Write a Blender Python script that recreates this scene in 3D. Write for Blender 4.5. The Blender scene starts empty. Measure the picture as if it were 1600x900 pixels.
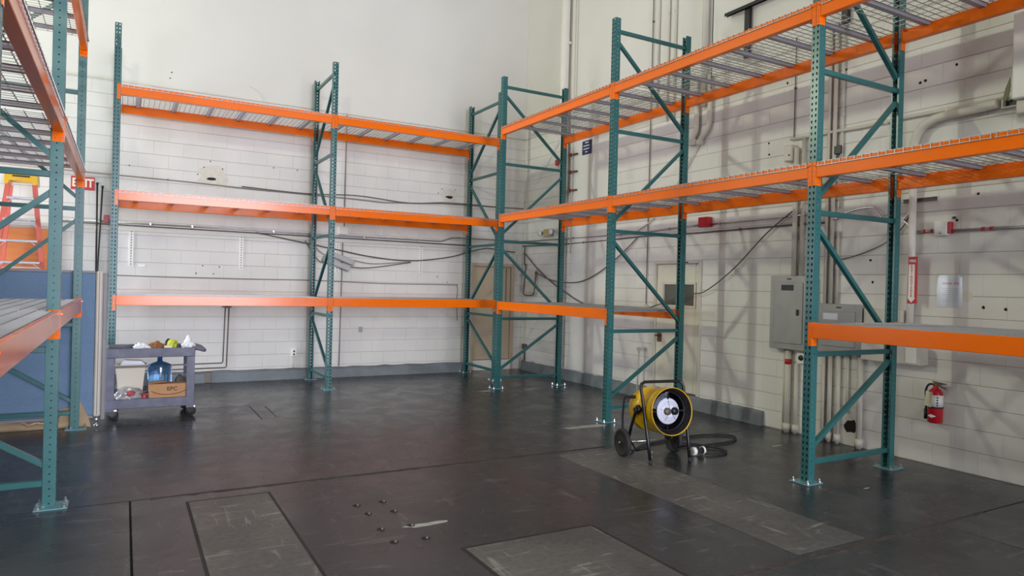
import bpy, bmesh, math, random
from mathutils import Vector, Matrix
PI = math.pi
random.seed(7)
scene = bpy.context.scene
C = scene.collection

# ------------------------------------------------------------------ camera
def make_camera():
    yaw, pitch, roll = math.radians(29.384), math.radians(-0.1914), math.radians(1.4413)
    fwd = Vector((math.sin(yaw)*math.cos(pitch), math.cos(yaw)*math.cos(pitch), math.sin(pitch)))
    right = Vector((math.cos(yaw), -math.sin(yaw), 0)); up = right.cross(fwd)
    r = math.cos(roll)*right + math.sin(roll)*up
    u = -math.sin(roll)*right + math.cos(roll)*up
    cd = bpy.data.cameras.new('camera'); cam = bpy.data.objects.new('camera', cd); C.objects.link(cam)
    cd.sensor_width = 36.0; cd.lens = 36.0*1077.4/1600.0
    cd.clip_start = 0.05; cd.clip_end = 100
    m = Matrix((r, u, -fwd)).transposed().to_4x4(); m.translation = Vector((0, 0, 1.62))
    cam.matrix_world = m
    scene.camera = cam
make_camera()

# ------------------------------------------------------------------ light
w = bpy.data.worlds.new('world'); scene.world = w; w.use_nodes = True
w.node_tree.nodes['Background'].inputs[0].default_value = (1.0, 0.95, 0.93, 1)
w.node_tree.nodes['Background'].inputs[1].default_value = 0.25

def area_light(name, loc, target, sx, sy, power, col):
    l = bpy.data.lights.new(name, 'AREA'); l.shape = 'RECTANGLE'; l.size = sx; l.size_y = sy
    l.energy = power; l.color = col
    o = bpy.data.objects.new(name, l); C.objects.link(o); o.location = loc
    o.rotation_euler = (Vector(target)-Vector(loc)).to_track_quat('-Z', 'Y').to_euler()
    return o
# daylight through the tall open roll-up door behind the photographer
area_light('door_daylight', (3.1, -12.8, 3.35), (3.1, 0, 3.35), 6.2, 6.5, 3300, (0.86, 0.885, 1.0))
# daylight through the exit doorway on the left, behind the divider
area_light('doorway_daylight', (-4.9, 10.1, 1.25), (0.5, 10.3, 0.9), 2.2, 2.2, 380, (0.82, 0.88, 1.0))
# tall window high on the left, near the far wall
area_light('window_daylight', (-4.6, 10.9, 6.3), (6.8, 7.0, 3.6), 0.28, 0.5, 310, (0.93, 1.0, 0.74))
# high bay lamp, then an added overhead fill
area_light('bay_lamp_and_fill', (-1.8, -0.5, 5.8), (0.0, 11.0, 3.5), 0.35, 0.35, 185, (0.93, 1.0, 0.82))
area_light('bay_lamp_and_fill', (3.0, 7.0, 8.2), (3.0, 7.0, 0), 0.9, 0.9, 40, (1.0, 0.90, 0.80))  # warm fill added overhead to lift the upper walls
scene.view_settings.view_transform = 'Standard'
scene.view_settings.look = 'None'
scene.view_settings.gamma = 1.0
scene.view_settings.use_curve_mapping = False
scene.view_settings.exposure = -0.12

# ------------------------------------------------------------------ materials
def S(r, g, b):
    f = lambda c: (c/255/12.92) if c/255 <= 0.04045 else ((c/255+0.055)/1.055)**2.4
    return (f(r), f(g), f(b))
MATS = {}
def mat(name, col, rough=0.5, metal=0.0, var=0.0, scale=6.0, bump=0.0, bscale=60.0, stretch=(1, 1, 1),
        col2=None, rvar=0.0, coat=0.0, trans=0.0, alpha=1.0, spec=0.5, emit=None):
    m = bpy.data.materials.new(name); m.use_nodes = True
    nt = m.node_tree; N = nt.nodes; L = nt.links
    b = N['Principled BSDF']
    b.inputs['Base Color'].default_value = (*col, 1)
    b.inputs['Roughness'].default_value = rough
    b.inputs['Metallic'].default_value = metal
    b.inputs['Coat Weight'].default_value = coat
    b.inputs['Coat Roughness'].default_value = 0.14
    b.inputs['Transmission Weight'].default_value = trans
    b.inputs['Alpha'].default_value = alpha
    b.inputs['Specular IOR Level'].default_value = spec
    if var or bump or rvar or col2:
        g = N.new('ShaderNodeNewGeometry')
        mp = N.new('ShaderNodeMapping'); mp.inputs['Scale'].default_value = stretch
        L.new(g.outputs['Position'], mp.inputs['Vector'])
    if var or col2:
        n = N.new('ShaderNodeTexNoise'); n.inputs['Scale'].default_value = scale; n.inputs['Detail'].default_value = 6
        L.new(mp.outputs[0], n.inputs['Vector'])
        rmp = N.new('ShaderNodeValToRGB')
        c2 = col2 or tuple(min(1, c*(1+var)) for c in col)
        c1 = col if col2 else tuple(c*(1-var) for c in col)
        rmp.color_ramp.elements[0].position = 0.36; rmp.color_ramp.elements[0].color = (*c1, 1)
        rmp.color_ramp.elements[1].position = 0.64; rmp.color_ramp.elements[1].color = (*c2, 1)
        L.new(n.outputs['Fac'], rmp.inputs['Fac']); L.new(rmp.outputs['Color'], b.inputs['Base Color'])
        if rvar:
            mr = N.new('ShaderNodeMapRange'); mr.inputs['From Min'].default_value = 0.3; mr.inputs['From Max'].default_value = 0.7
            mr.inputs['To Min'].default_value = rough-rvar; mr.inputs['To Max'].default_value = rough+rvar
            L.new(n.outputs['Fac'], mr.inputs['Value']); L.new(mr.outputs[0], b.inputs['Roughness'])
    if bump:
        n2 = N.new('ShaderNodeTexNoise'); n2.inputs['Scale'].default_value = bscale; n2.inputs['Detail'].default_value = 4
        L.new(mp.outputs[0], n2.inputs['Vector'])
        bp = N.new('ShaderNodeBump'); bp.inputs['Strength'].default_value = bump; bp.inputs['Distance'].default_value = 0.004
        L.new(n2.outputs['Fac'], bp.inputs['Height']); L.new(bp.outputs[0], b.inputs['Normal'])
    MATS[name] = m
    return m
mat('paint_block', S(222, 219, 213), 0.62, var=0.035, scale=1.7, bump=0.2, bscale=55)
mat('paint_smooth', S(221, 218, 212), 0.7, var=0.025, scale=0.8, bump=0.08, bscale=25)
mat('shell', S(150, 146, 140), 0.8)
mat('mortar', S(186, 180, 168), 0.85, var=0.06, scale=5)
mat('paint_trim', S(206, 200, 188), 0.5, var=0.03, scale=4)
mat('door_tan', S(196, 178, 152), 0.5, var=0.04, scale=2)
mat('door_cream', S(220, 215, 198), 0.45, var=0.03, scale=2)
mat('curb', S(112, 118, 122), 0.6, var=0.18, scale=4, bump=0.4, bscale=30, rvar=0.12)
def floor_mat(name, dark, light, scuff, amount, rough):
    m = bpy.data.materials.new(name); m.use_nodes = True
    nt = m.node_tree; N = nt.nodes; L = nt.links; b = N['Principled BSDF']
    g = N.new('ShaderNodeNewGeometry')
    def noise(scale, detail=5, st=(1, 1, 1), rot=0.0, dist=0.0):
        mp = N.new('ShaderNodeMapping'); mp.inputs['Scale'].default_value = st; mp.inputs['Rotation'].default_value = (0, 0, rot)
        n = N.new('ShaderNodeTexNoise'); n.inputs['Scale'].default_value = scale; n.inputs['Detail'].default_value = detail
        n.inputs['Distortion'].default_value = dist
        L.new(g.outputs['Position'], mp.inputs['Vector']); L.new(mp.outputs[0], n.inputs['Vector'])
        return n.outputs['Fac']
    def ramp(fac, a, b_, c0, c1):
        r = N.new('ShaderNodeValToRGB'); e = r.color_ramp.elements
        e[0].position = a; e[0].color = (*c0, 1); e[1].position = b_; e[1].color = (*c1, 1); L.new(fac, r.inputs['Fac']); return r.outputs['Color']
    def mix(f, a, b_, fv=None):
        x = N.new('ShaderNodeMix'); x.data_type = 'RGBA'
        if f is not None: L.new(f, x.inputs['Factor'])
        else: x.inputs['Factor'].default_value = fv
        L.new(a, x.inputs['A']); L.new(b_, x.inputs['B']); return x.outputs['Result']
    big = ramp(noise(0.9, 6, dist=0.6), 0.35, 0.68, dark, light)
    fine = ramp(noise(26, 6), 0.3, 0.7, tuple(c*0.72 for c in dark), tuple(min(1, c*1.2) for c in light))
    col = mix(None, big, fine, 0.35)
    s1 = ramp(noise(5.5, 8, (0.5, 3.0, 1), 0.35, 0.8), 0.60, 0.72, (0, 0, 0), (amount,)*3)
    s2 = ramp(noise(4.5, 8, (3.0, 0.5, 1), 0.2, 0.8), 0.62, 0.74, (0, 0, 0), (amount,)*3)
    sc = N.new('ShaderNodeRGB'); sc.outputs[0].default_value = (*scuff, 1)
    col = mix(s1, col, sc.outputs[0]); col = mix(s2, col, sc.outputs[0])
    L.new(col, b.inputs['Base Color'])
    mr = N.new('ShaderNodeMapRange'); mr.inputs['From Min'].default_value = 0.3; mr.inputs['From Max'].default_value = 0.7
    mr.inputs['To Min'].default_value = rough-0.03; mr.inputs['To Max'].default_value = rough+0.09
    L.new(noise(3.0, 7, dist=0.5), mr.inputs['Value']); L.new(mr.outputs[0], b.inputs['Roughness'])
    bp = N.new('ShaderNodeBump'); bp.inputs['Strength'].default_value = 0.06; bp.inputs['Distance'].default_value = 0.002
    L.new(noise(45, 4), bp.inputs['Height']); L.new(bp.outputs[0], b.inputs['Normal'])
    MATS[name] = m
floor_mat('floor', S(39, 41, 45), S(58, 60, 65), S(108, 108, 110), 0.45, 0.25)
floor_mat('floor_patch', S(70, 69, 69), S(104, 102, 100), S(152, 149, 145), 0.75, 0.42)
mat('floor_joint', S(42, 39, 38), 0.8, var=0.2, scale=8)
mat('dust', S(168, 166, 162), 0.9, var=0.15, scale=20)
mat('teal', S(46, 100, 101), 0.30, var=0.05, scale=5)
mat('orange', S(250, 114, 0), 0.17, var=0.02, scale=4, spec=0.38)
mat('wire', S(160, 160, 160), 0.4, metal=0.5)
mat('channel', S(168, 165, 174), 0.45, metal=0.15)
mat('plate', S(112, 158, 168), 0.35, metal=0.3)
mat('zinc', S(205, 206, 208), 0.25, metal=0.9)
mat('chrome', S(215, 215, 218), 0.22, metal=0.95)
mat('conduit', S(168, 166, 168), 0.35, metal=0.7, var=0.06, scale=10)
mat('black', S(22, 22, 24), 0.45)
mat('blackpaint', S(20, 19, 24), 0.32)
mat('rubber', S(36, 36, 40), 0.7)
mat('darkcable', S(92, 84, 80), 0.6)
mat('greycable', S(140, 132, 124), 0.6)
mat('brownpipe', S(104, 94, 86), 0.5, metal=0.3)
mat('panelgrey', S(150, 149, 145), 0.42, metal=0.25, var=0.06, scale=5)
mat('white', S(235, 234, 228), 0.45)
mat('whitepipe', S(232, 226, 218), 0.4, var=0.02, scale=3)
mat('red', S(186, 20, 36), 0.35, coat=0.2)
mat('signred', S(200, 24, 40), 0.5)
mat('signcream', S(240, 232, 205), 0.5)
mat('navy', S(32, 34, 92), 0.5)
mat('tan', S(178, 160, 112), 0.5)
mat('yellow', S(222, 176, 10), 0.3, var=0.08, scale=9, coat=0.25)
mat('capyellow', S(244, 190, 20), 0.4)
mat('ladderred', S(220, 104, 88), 0.45)
mat('alu', S(190, 192, 198), 0.35, metal=0.7)
mat('board', S(196, 118, 62), 0.7, var=0.1, scale=2.5, stretch=(1, 1, 6))
mat('fabricblue', S(108, 134, 164), 0.85, var=0.05, scale=60, bump=0.3, bscale=220)
mat('dividertrim', S(205, 196, 182), 0.45)
mat('dividergrey', S(134, 134, 140), 0.5)
mat('cart', S(100, 101, 120), 0.5, var=0.16, scale=9, bump=0.15, bscale=80)
mat('cardboard', S(190, 142, 100), 0.8, var=0.05, scale=14)
mat('cardboarddark', S(120, 82, 54), 0.85)
mat('ink', S(66, 52, 48), 0.8)
mat('tarp', S(168, 146, 118), 0.9, var=0.1, scale=9, bump=0.4, bscale=40)
mat('jug', S(140, 190, 240), 0.06, trans=0.92, alpha=1.0)
mat('binplastic', S(214, 206, 190), 0.5)
mat('greycloth', S(120, 118, 118), 0.85, var=0.2, scale=14, bump=0.4, bscale=40)
mat('plasticbag', S(150, 148, 152), 0.18, var=0.15, scale=16, bump=0.5, bscale=50, coat=0.4)
mat('brownpaper', S(150, 98, 52), 0.8, var=0.2, scale=18)
mat('lime', S(196, 206, 60), 0.45)
mat('glass', S(88, 90, 80), 0.08, metal=0.0, spec=0.7)
mat('papergrey', S(205, 208, 216), 0.3, coat=0.4)
mat('heaterdark', S(36, 34, 40), 0.4, metal=0.4, var=0.2, scale=20)
mat('heaterwhite', S(212, 214, 232), 0.35)
mat('gauze', S(120, 120, 136), 0.4, metal=0.6, var=0.5, scale=50)
mat('rust', S(120, 76, 50), 0.9, var=0.3, scale=30)
mat('hole', S(40, 34, 30), 0.95)
mat('stain', S(216, 210, 198), 0.7, var=0.04, scale=18)
mat('lens', S(215, 215, 220), 0.12, coat=0.5)
mat('stainpipe', S(192, 186, 174), 0.5, var=0.1, scale=6)
mat('filler', S(68, 61, 58), 0.7, var=0.4, scale=30)
mat('filler2', S(50, 47, 46), 0.7, var=0.3, scale=20)
mat('leaf', S(120, 124, 92), 0.7)
mat('pink', S(172, 66, 78), 0.5)
mat('cleanwhite', S(232, 234, 240), 0.6, var=0.06, scale=30)
mat('navyclear', S(40, 96, 190), 0.1, trans=0.5)
mat('sleeve', S(225, 230, 236), 0.12, alpha=0.22)
M = MATS

# ------------------------------------------------------------------ mesh builder
class MB:
    def __init__(s): s.v = []; s.f = []; s.sm = []
    def add(s, vs, fs, smooth=False):
        o = len(s.v); s.v += [Vector(p) for p in vs]
        for f in fs: s.f.append([i+o for i in f]); s.sm.append(smooth)
        return s
    def box(s, x0, x1, y0, y1, z0, z1):
        return s.add([(x0,y0,z0),(x1,y0,z0),(x1,y1,z0),(x0,y1,z0),(x0,y0,z1),(x1,y0,z1),(x1,y1,z1),(x0,y1,z1)],
                     [(0,3,2,1),(4,5,6,7),(0,1,5,4),(1,2,6,5),(2,3,7,6),(3,0,4,7)])
    def bbox(s, x0, x1, y0, y1, z0, z1, b=0.004):      # box with chamfered edges
        bm = bmesh.new()
        bmesh.ops.create_cube(bm, size=1)
        for v in bm.verts:
            v.co = Vector(((x0+x1)/2+v.co.x*(x1-x0), (y0+y1)/2+v.co.y*(y1-y0), (z0+z1)/2+v.co.z*(z1-z0)))
        bmesh.ops.bevel(bm, geom=list(bm.edges), offset=b, segments=1, affect='EDGES', profile=0.5)
        bm.verts.index_update()
        s.add([v.co.copy() for v in bm.verts], [[v.index for v in f.verts] for f in bm.faces]); bm.free()
        return s
    def bar(s, a, b, wd, ht, side=(0,0,1)):            # square bar between two points
        a, b = Vector(a), Vector(b); d = (b-a).normalized(); sv = Vector(side)
        n1 = d.cross(sv).normalized(); n2 = n1.cross(d).normalized()
        vs = []
        for p in (a, b):
            for i, j in ((-1,-1),(1,-1),(1,1),(-1,1)): vs.append(p+n1*wd/2*i+n2*ht/2*j)
        return s.add(vs, [(3,2,1,0),(4,5,6,7),(0,1,5,4),(1,2,6,5),(2,3,7,6),(3,0,4,7)])
    def tube(s, pts, r, n=8, cap=True, closed=False):
        pts = [Vector(p) for p in pts]; m = len(pts)
        rs = r if isinstance(r, (list, tuple)) else [r]*m
        vs = []; prev = None
        for i, p in enumerate(pts):
            if closed: d = (pts[(i+1) % m]-pts[i-1])
            else: d = (pts[min(i+1, m-1)]-pts[max(i-1, 0)])
            d = d.normalized() if d.length > 1e-9 else Vector((0,0,1))
            if prev is None:
                prev = d.cross(Vector((0,0,1)) if abs(d.z) < 0.9 else Vector((1,0,0))).normalized()
            a = (prev-d*prev.dot(d)).normalized(); prev = a; bb = d.cross(a)
            for k in range(n):
                t = 2*PI*k/n; vs.append(p+(a*math.cos(t)+bb*math.sin(t))*rs[i])
        fs = []
        for i in range(m if closed else m-1):
            for k in range(n):
                j = (i+1) % m
                fs.append((i*n+k, i*n+(k+1) % n, j*n+(k+1) % n, j*n+k))
        s.add(vs, fs, True)
        if cap and not closed:
            o = len(s.v)-len(vs)
            s.f.append([o+k for k in range(n)][::-1]); s.sm.append(False)
            s.f.append([o+(m-1)*n+k for k in range(n)]); s.sm.append(False)
        return s
    def lathe(s, prof, n=24, mtx=None, smooth=True):   # profile [(r,z)], axis local z
        vs = []
        for r, z in prof:
            for k in range(n):
                t = 2*PI*k/n; vs.append(Vector((r*math.cos(t), r*math.sin(t), z)))
        if mtx: vs = [mtx @ v for v in vs]
        fs = []
        for i in range(len(prof)-1):
            for k in range(n): fs.append((i*n+k, i*n+(k+1) % n, (i+1)*n+(k+1) % n, (i+1)*n+k))
        return s.add(vs, fs, smooth)
    def prism(s, poly, h0, h1, mtx=None):              # polygon in xy extruded along z, then transformed
        n = len(poly)
        vs = [Vector((x, y, h0)) for x, y in poly]+[Vector((x, y, h1)) for x, y in poly]
        if mtx: vs = [mtx @ v for v in vs]
        fs = [list(range(n))[::-1], list(range(n, 2*n))]+[(i, (i+1) % n, n+(i+1) % n, n+i) for i in range(n)]
        return s.add(vs, fs)
    def blob(s, c, r, amp=0.2, seed=0, sub=3, freq=3.0, flat=True):
        from mathutils import noise
        bm = bmesh.new(); bmesh.ops.create_icosphere(bm, subdivisions=sub, radius=1)
        for v in bm.verts:
            k = 1+amp*noise.noise(v.co*freq+Vector((seed*7.3, seed*1.7, 0)))
            v.co = v.co*k
            if flat and v.co.z < -0.75: v.co.z = -0.75
            v.co = Vector((c[0]+v.co.x*r[0], c[1]+v.co.y*r[1], c[2]+v.co.z*r[2]))
        bm.verts.index_update()
        s.add([v.co.copy() for v in bm.verts], [[v.index for v in f.verts] for f in bm.faces], True); bm.free()
        return s
    def mesh(s, name, m, origin=(0,0,0)):
        o = Vector(origin)
        me = bpy.data.meshes.new(name)
        me.from_pydata([tuple(v-o) for v in s.v], [], s.f)
        me.polygons.foreach_set('use_smooth', s.sm)
        me.materials.append(M[m]); me.update()
        return me

def base_of(mb):
    xs = [v.x for v in mb.v]; ys = [v.y for v in mb.v]; zs = [v.z for v in mb.v]
    return Vector(((min(xs)+max(xs))/2, (min(ys)+max(ys))/2, min(zs)))
def wloc(o):
    p = Vector((0,0,0))
    while o: p += o.location; o = o.parent
    return p
def obj(name, mb, m, parent=None):                     # mb in world coordinates, unrotated parents
    o = base_of(mb); me = mb.mesh(name, m, o)
    ob = bpy.data.objects.new(name, me); C.objects.link(ob)
    ob.location = o-(wloc(parent) if parent else Vector((0,0,0)))
    ob.parent = parent
    return ob
def inst(name, me, parent, loc, rot=(0,0,0), scale=(1,1,1)):
    ob = bpy.data.objects.new(name, me); C.objects.link(ob)
    ob.parent = parent; ob.location = loc; ob.rotation_euler = rot; ob.scale = scale
    return ob
def tag(o, label, cat, group=None):
    o['label'] = label; o['category'] = cat
    if group: o['group'] = group
    return o
def struct(o, label, cat):
    o['kind'] = 'structure'; o['label'] = label; o['category'] = cat
    return o
def thing(name, loc, label, cat, rotz=0, group=None):
    o = bpy.data.objects.new(name, None); C.objects.link(o); o.location = loc; o.rotation_euler = (0,0,rotz)
    o.empty_display_size = 0.1
    return tag(o, label, cat, group)
def one(name, mb, m, label, cat, group=None):
    return tag(obj(name, mb, m), label, cat, group)
def text(name, s, size, m, parent, loc, face, ext=0.0008, bold=0.0, sx=1.0):
    cu = bpy.data.curves.new(name, 'FONT'); cu.body = s; cu.size = size; cu.extrude = ext; cu.offset = bold
    cu.align_x = 'CENTER'; cu.align_y = 'CENTER'
    t = bpy.data.objects.new(name, cu); C.objects.link(t)
    dg = bpy.context.evaluated_depsgraph_get()
    me = bpy.data.meshes.new_from_object(t.evaluated_get(dg)); bpy.data.objects.remove(t)
    me.materials.clear(); me.materials.append(M[m])
    R = Matrix(((1,0,0),(0,0,-1),(0,1,0))) if face == 'back' else Matrix(((0,0,-1),(-1,0,0),(0,1,0)))
    for v in me.vertices: v.co = R @ Vector((v.co.x*sx, v.co.y, v.co.z))
    ob = bpy.data.objects.new(name, me); C.objects.link(ob)
    ob.parent = parent; ob.location = Vector(loc)-(wloc(parent) if parent else Vector((0,0,0)))
    return ob
def arc(c, r, a0, a1, n, ax, ay):
    c = Vector(c); ax = Vector(ax); ay = Vector(ay)
    return [c+ax*r*math.cos(a0+(a1-a0)*i/n)+ay*r*math.sin(a0+(a1-a0)*i/n) for i in range(n+1)]
def spline(pts, n=6):                                  # Catmull-Rom through points
    P = [Vector(p) for p in pts]; out = []
    for i in range(len(P)-1):
        p0 = P[max(i-1, 0)]; p1 = P[i]; p2 = P[i+1]; p3 = P[min(i+2, len(P)-1)]
        for k in range(n):
            t = k/n
            out.append(0.5*((2*p1)+(p2-p0)*t+(2*p0-5*p1+4*p2-p3)*t*t+(3*p1-p0-3*p2+p3)*t**3))
    return out+[P[-1]]
def rot_to(d):                                         # matrix taking z to direction d
    return Vector(d).normalized().to_track_quat('Z', 'Y').to_matrix().to_4x4()

# ------------------------------------------------------------------ the setting
XW, YW = 6.80, 11.68          # right wall face, far wall face
HC, LB = 0.2032, 0.4064       # block course and length
NC = 22; ZL = NC*HC           # top of the block work
FX0, FY0 = -8.0, -13.0
CEIL = 8.4

# floor: a base in the joints with slabs and patches on it
fb = MB().box(FX0, XW, FY0, YW, -0.20, -0.02)
floor = struct(obj('floor', fb, 'floor_joint'), 'dark grey worn concrete slab floor with saw-cut joints', 'floor')
J = 0.006
for x0, x1, y0, y1 in ((FX0, XW, 5.655+J, YW), (FX0, 0.07-J, 2.77+J, 5.655-J), (0.07+J, XW, 2.77+J, 5.655-J),
                       (FX0, 5.1-J, FY0, 2.77-J), (5.1+J, XW, FY0, 2.77-J)):
    obj('floor_slab', MB().bbox(x0, x1, y0, y1, -0.03, 0.0, 0.002), 'floor', floor)
def patch(x0, x1, y0, y1, m='floor_patch', b=0.02, z=0.002):
    if b: obj('joint_strip', MB().box(x0-b, x1+b, y0-b, y1+b, 0.0, 0.0012), 'floor_joint', floor)
    obj('floor_patch', MB().bbox(x0, x1, y0, y1, 0.0, z, 0.001), m, floor)
patch(0.44, 0.985, 2.80, 5.45); patch(1.86, 2.80, 2.86, 3.80, b=0.025); patch(3.66, 4.33, 2.82, 5.54, b=0)
mb = MB(); n = 70; up = []; dn = []
for i in range(n+1):
    x = 2.3+3.4*i/n; up.append((x, 2.78+0.010*random.random())); dn.append((x, 2.755-0.02*random.random()))
obj('joint_filler', mb.prism(dn+up[::-1], 0.0, 0.0010), 'filler', floor)
mb = MB(); up = []; dn = []
for i in range(n+1):
    x = 0.2+4.1*i/n; up.append((x, 5.665+0.010*random.random())); dn.append((x, 5.64-0.03*random.random()))
obj('joint_filler', mb.prism(dn+up[::-1], 0.0, 0.0010), 'filler2', floor)
for x0, x1, y0, y1 in ((0.78, 1.42, 9.30, 9.315), (1.42, 1.435, 8.35, 9.315), (1.60, 1.612, 8.45, 9.2)):
    obj('joint_strip', MB().box(x0, x1, y0, y1, 0.0, 0.0008), 'filler2', floor)
for i, (x, y, a) in enumerate(((1.80, 4.30, 0.10), (0.95, 8.9, 0.05), (4.72, 6.55, 0.22), (4.85, 9.35, 0.08), (5.6, 9.3, 0.07), (6.05, 4.95, 0.06), (5.45, 3.55, 0.03))):
    mb = MB(); n = 14; rr = [a*(0.6+0.6*random.random()) for _ in range(n)]
    mb.prism([(x+rr[k]*1.6*math.cos(2*PI*k/n), y+0.35*rr[k]*math.sin(2*PI*k/n)) for k in range(n)], 0.0, 0.0012)
    obj('dust_mark', mb, 'dust', floor)
for x, y in ((1.501,4.878),(1.52,4.669),(1.70,4.884),(1.703,4.644),(1.503,4.342),(1.505,4.091),(1.706,4.326),(1.706,4.068)):
    mb = MB().prism([(x+0.028*math.cos(k*PI/5)*(0.8+0.4*random.random()), y+0.028*math.sin(k*PI/5)) for k in range(10)], 0, 0.0015)
    a = obj('anchor_hole', mb, 'hole', floor)
    obj('bolt_stub', MB().lathe([(0.0,0.012),(0.009,0.012),(0.011,0.008),(0.011,0.0)], 8, Matrix.Translation((x+0.006, y-0.006, 0.0015))), 'brownpipe', a)

D1 = (5.70, 6.62, 2.032)      # door in the far wall: x0, x1, top
D2 = (6.855, 7.81, 2.032)     # door in the right wall: y0, y1, top
wall_back = struct(obj('wall_back', MB().box(FX0, D1[0], YW+0.006, YW+0.3, -0.02, ZL).box(D1[0], D1[1], YW+0.006, YW+0.3, D1[2], ZL)
    .box(D1[1], XW+0.3, YW+0.006, YW+0.3, -0.02, ZL).box(D1[0], D1[1], YW+0.12, YW+0.3, -0.02, D1[2]), 'mortar'),
    'cream painted concrete block wall at the far end of the room', 'wall')
wall_right = struct(obj('wall_right', MB().box(XW+0.006, XW+0.3, FY0, D2[0], -0.02, ZL).box(XW+0.006, XW+0.3, D2[0], D2[1], D2[2], ZL)
    .box(XW+0.006, XW+0.3, D2[1], YW, -0.02, ZL).box(XW+0.12, XW+0.3, D2[0], D2[1], -0.02, D2[2]), 'mortar'),
    'cream painted concrete block wall on the right with panels and conduits', 'wall')
obj('upper_wall', MB().box(FX0, XW+0.3, YW+0.002, YW+0.3, ZL+0.012, CEIL), 'paint_smooth', wall_back)
obj('upper_wall', MB().box(XW+0.002, XW+0.3, FY0, YW, ZL+0.012, CEIL), 'paint_smooth', wall_right)
struct(obj('trim_1', MB().bbox(FX0, XW, YW-0.012, YW+0.001, ZL-0.004, ZL+0.018, 0.004), 'paint_trim'), 'thin ledge along the top of the block work on the far wall', 'trim')
struct(obj('trim_2', MB().bbox(XW-0.010, XW+0.001, FY0, YW-0.013, ZL-0.004, ZL+0.014, 0.004), 'paint_trim'), 'thin ledge along the top of the block work on the right wall', 'trim')
# shell outside the picture, for bounce light, plus one added blocker
struct(obj('wall_left', MB().box(FX0-0.2, FX0, FY0, YW+0.3, -0.2, CEIL), 'shell'), 'plain grey side wall on the left outside the picture', 'wall')
struct(obj('wall_front', MB().box(FX0, 0.0, FY0-0.2, FY0, -0.2, CEIL).box(6.2, XW, FY0-0.2, FY0, -0.2, CEIL).box(0.0, 6.2, FY0-0.2, FY0, 6.6, CEIL), 'shell'),
       'plain grey wall with the open roll-up doorway behind the photographer', 'wall')
struct(obj('light_blocker', MB().box(5.45, XW, -1.2, -1.0, 0.0, CEIL), 'shell'), 'plain grey blocker added out of view to shade the right wall', 'wall')  # added unseen blocker, keeps door daylight off the right wall
struct(obj('ceiling', MB().box(FX0-0.2, XW+0.3, FY0-0.2, YW+0.3, CEIL, CEIL+0.2), 'shell'), 'plain high ceiling above the picture', 'ceiling')

# blocks: unit mesh faces -y, spans x in [-.5,.5]*length, z in [0,1]*course
def block_mesh():
    a, h, b = LB/2-0.0005, HC/2-0.0030, 0.003
    mb = MB()
    vs = [(-a,0.02,-h),(a,0.02,-h),(a,0.02,h),(-a,0.02,h),(-a,b*0.7,-h),(a,b*0.7,-h),(a,b*0.7,h),(-a,b*0.7,h),(-a+b*0.2,0,-h+b),(a-b*0.2,0,-h+b),(a-b*0.2,0,h-b),(-a+b*0.2,0,h-b)]
    fs = [(0,4,5,1)[::-1],(1,5,6,2)[::-1],(2,6,7,3)[::-1],(3,7,4,0)[::-1],(4,8,9,5)[::-1],(5,9,10,6)[::-1],(6,10,11,7)[::-1],(7,11,8,4)[::-1],(8,11,10,9)[::-1]]
    mb.add(vs, fs); return mb
BLK = block_mesh(); BLKM = BLK.mesh('brick', 'paint_block')
def lay(wall, u0, u1, off, openings, to_world, rotz, cam_u):
    cells = []
    for c in range(NC):
        s = off+(0 if c % 2 == 0 else LB/2); k = math.floor((u0-s)/LB)-1
        while s+k*LB < u1:
            a, b = max(u0, s+k*LB), min(u1, s+(k+1)*LB); k += 1
            segs = [(a, b)] if b-a > 0.02 else []
            for (o0, o1, top) in openings:
                if (c+0.5)*HC < top:
                    ns = []
                    for p, q in segs:
                        if q <= o0 or p >= o1: ns.append((p, q)); continue
                        if o0-p > 0.02: ns.append((p, o0))
                        if q-o1 > 0.02: ns.append((o1, q))
                    segs = ns
            cells += [((p+q)/2, q-p, c) for p, q in segs]
    scored = sorted(cells, key=lambda t: (t[1] < 0.15, cam_u(t[0], t[2])))
    big, rest = scored[:300], scored[300:]
    base = wloc(wall)
    for u, ln, c in big:
        jit = 0.0010*(random.random()-0.5)
        inst('brick', BLKM, wall, to_world(u, (c+0.5)*HC, jit)-base, (0, 0, rotz), (ln/LB, 1, 1))
    if rest:
        mb = MB(); R = Matrix.Rotation(rotz, 3, 'Z')
        for u, ln, c in rest:
            p = to_world(u, (c+0.5)*HC, 0)
            mb.add([p+R @ Vector((v.x*ln/LB, v.y, v.z)) for v in BLK.v], BLK.f)
        o = obj('brick_field', mb, 'paint_block', wall); o['kind'] = 'stuff'
def score_back(x, c):
    return (0 if -0.6 < x < 5.7 else 10)+Vector((x, YW, (c+0.5)*HC-1.62)).length
def score_right(y, c):
    return (0 if 2.9 < y < 11.3 and c < 21 else 12)+Vector((XW, y, (c+0.5)*HC-1.62)).length
lay(wall_back, -3.2, XW, 0.148, [D1], lambda u, z, j: Vector((u, YW+j, z)), 0.0, score_back)
lay(wall_right, -1.0, YW, 0.11, [D2], lambda u, z, j: Vector((XW+j, u, z)), -PI/2, score_right)
obj('plain_wall', MB().box(FX0, -3.2, YW, YW+0.02, 0, ZL), 'paint_block', wall_back)
obj('plain_wall', MB().box(XW, XW+0.02, FY0, -1.0, 0, ZL), 'paint_block', wall_right)
# smooth pilaster near the corner of the right wall
struct(obj('trim_3', MB().bbox(XW-0.025, XW-0.001, 8.95, 9.95, 0.20, ZL-0.01, 0.006), 'paint_smooth'), 'smooth cream pilaster on the right wall near the corner', 'trim')

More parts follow.
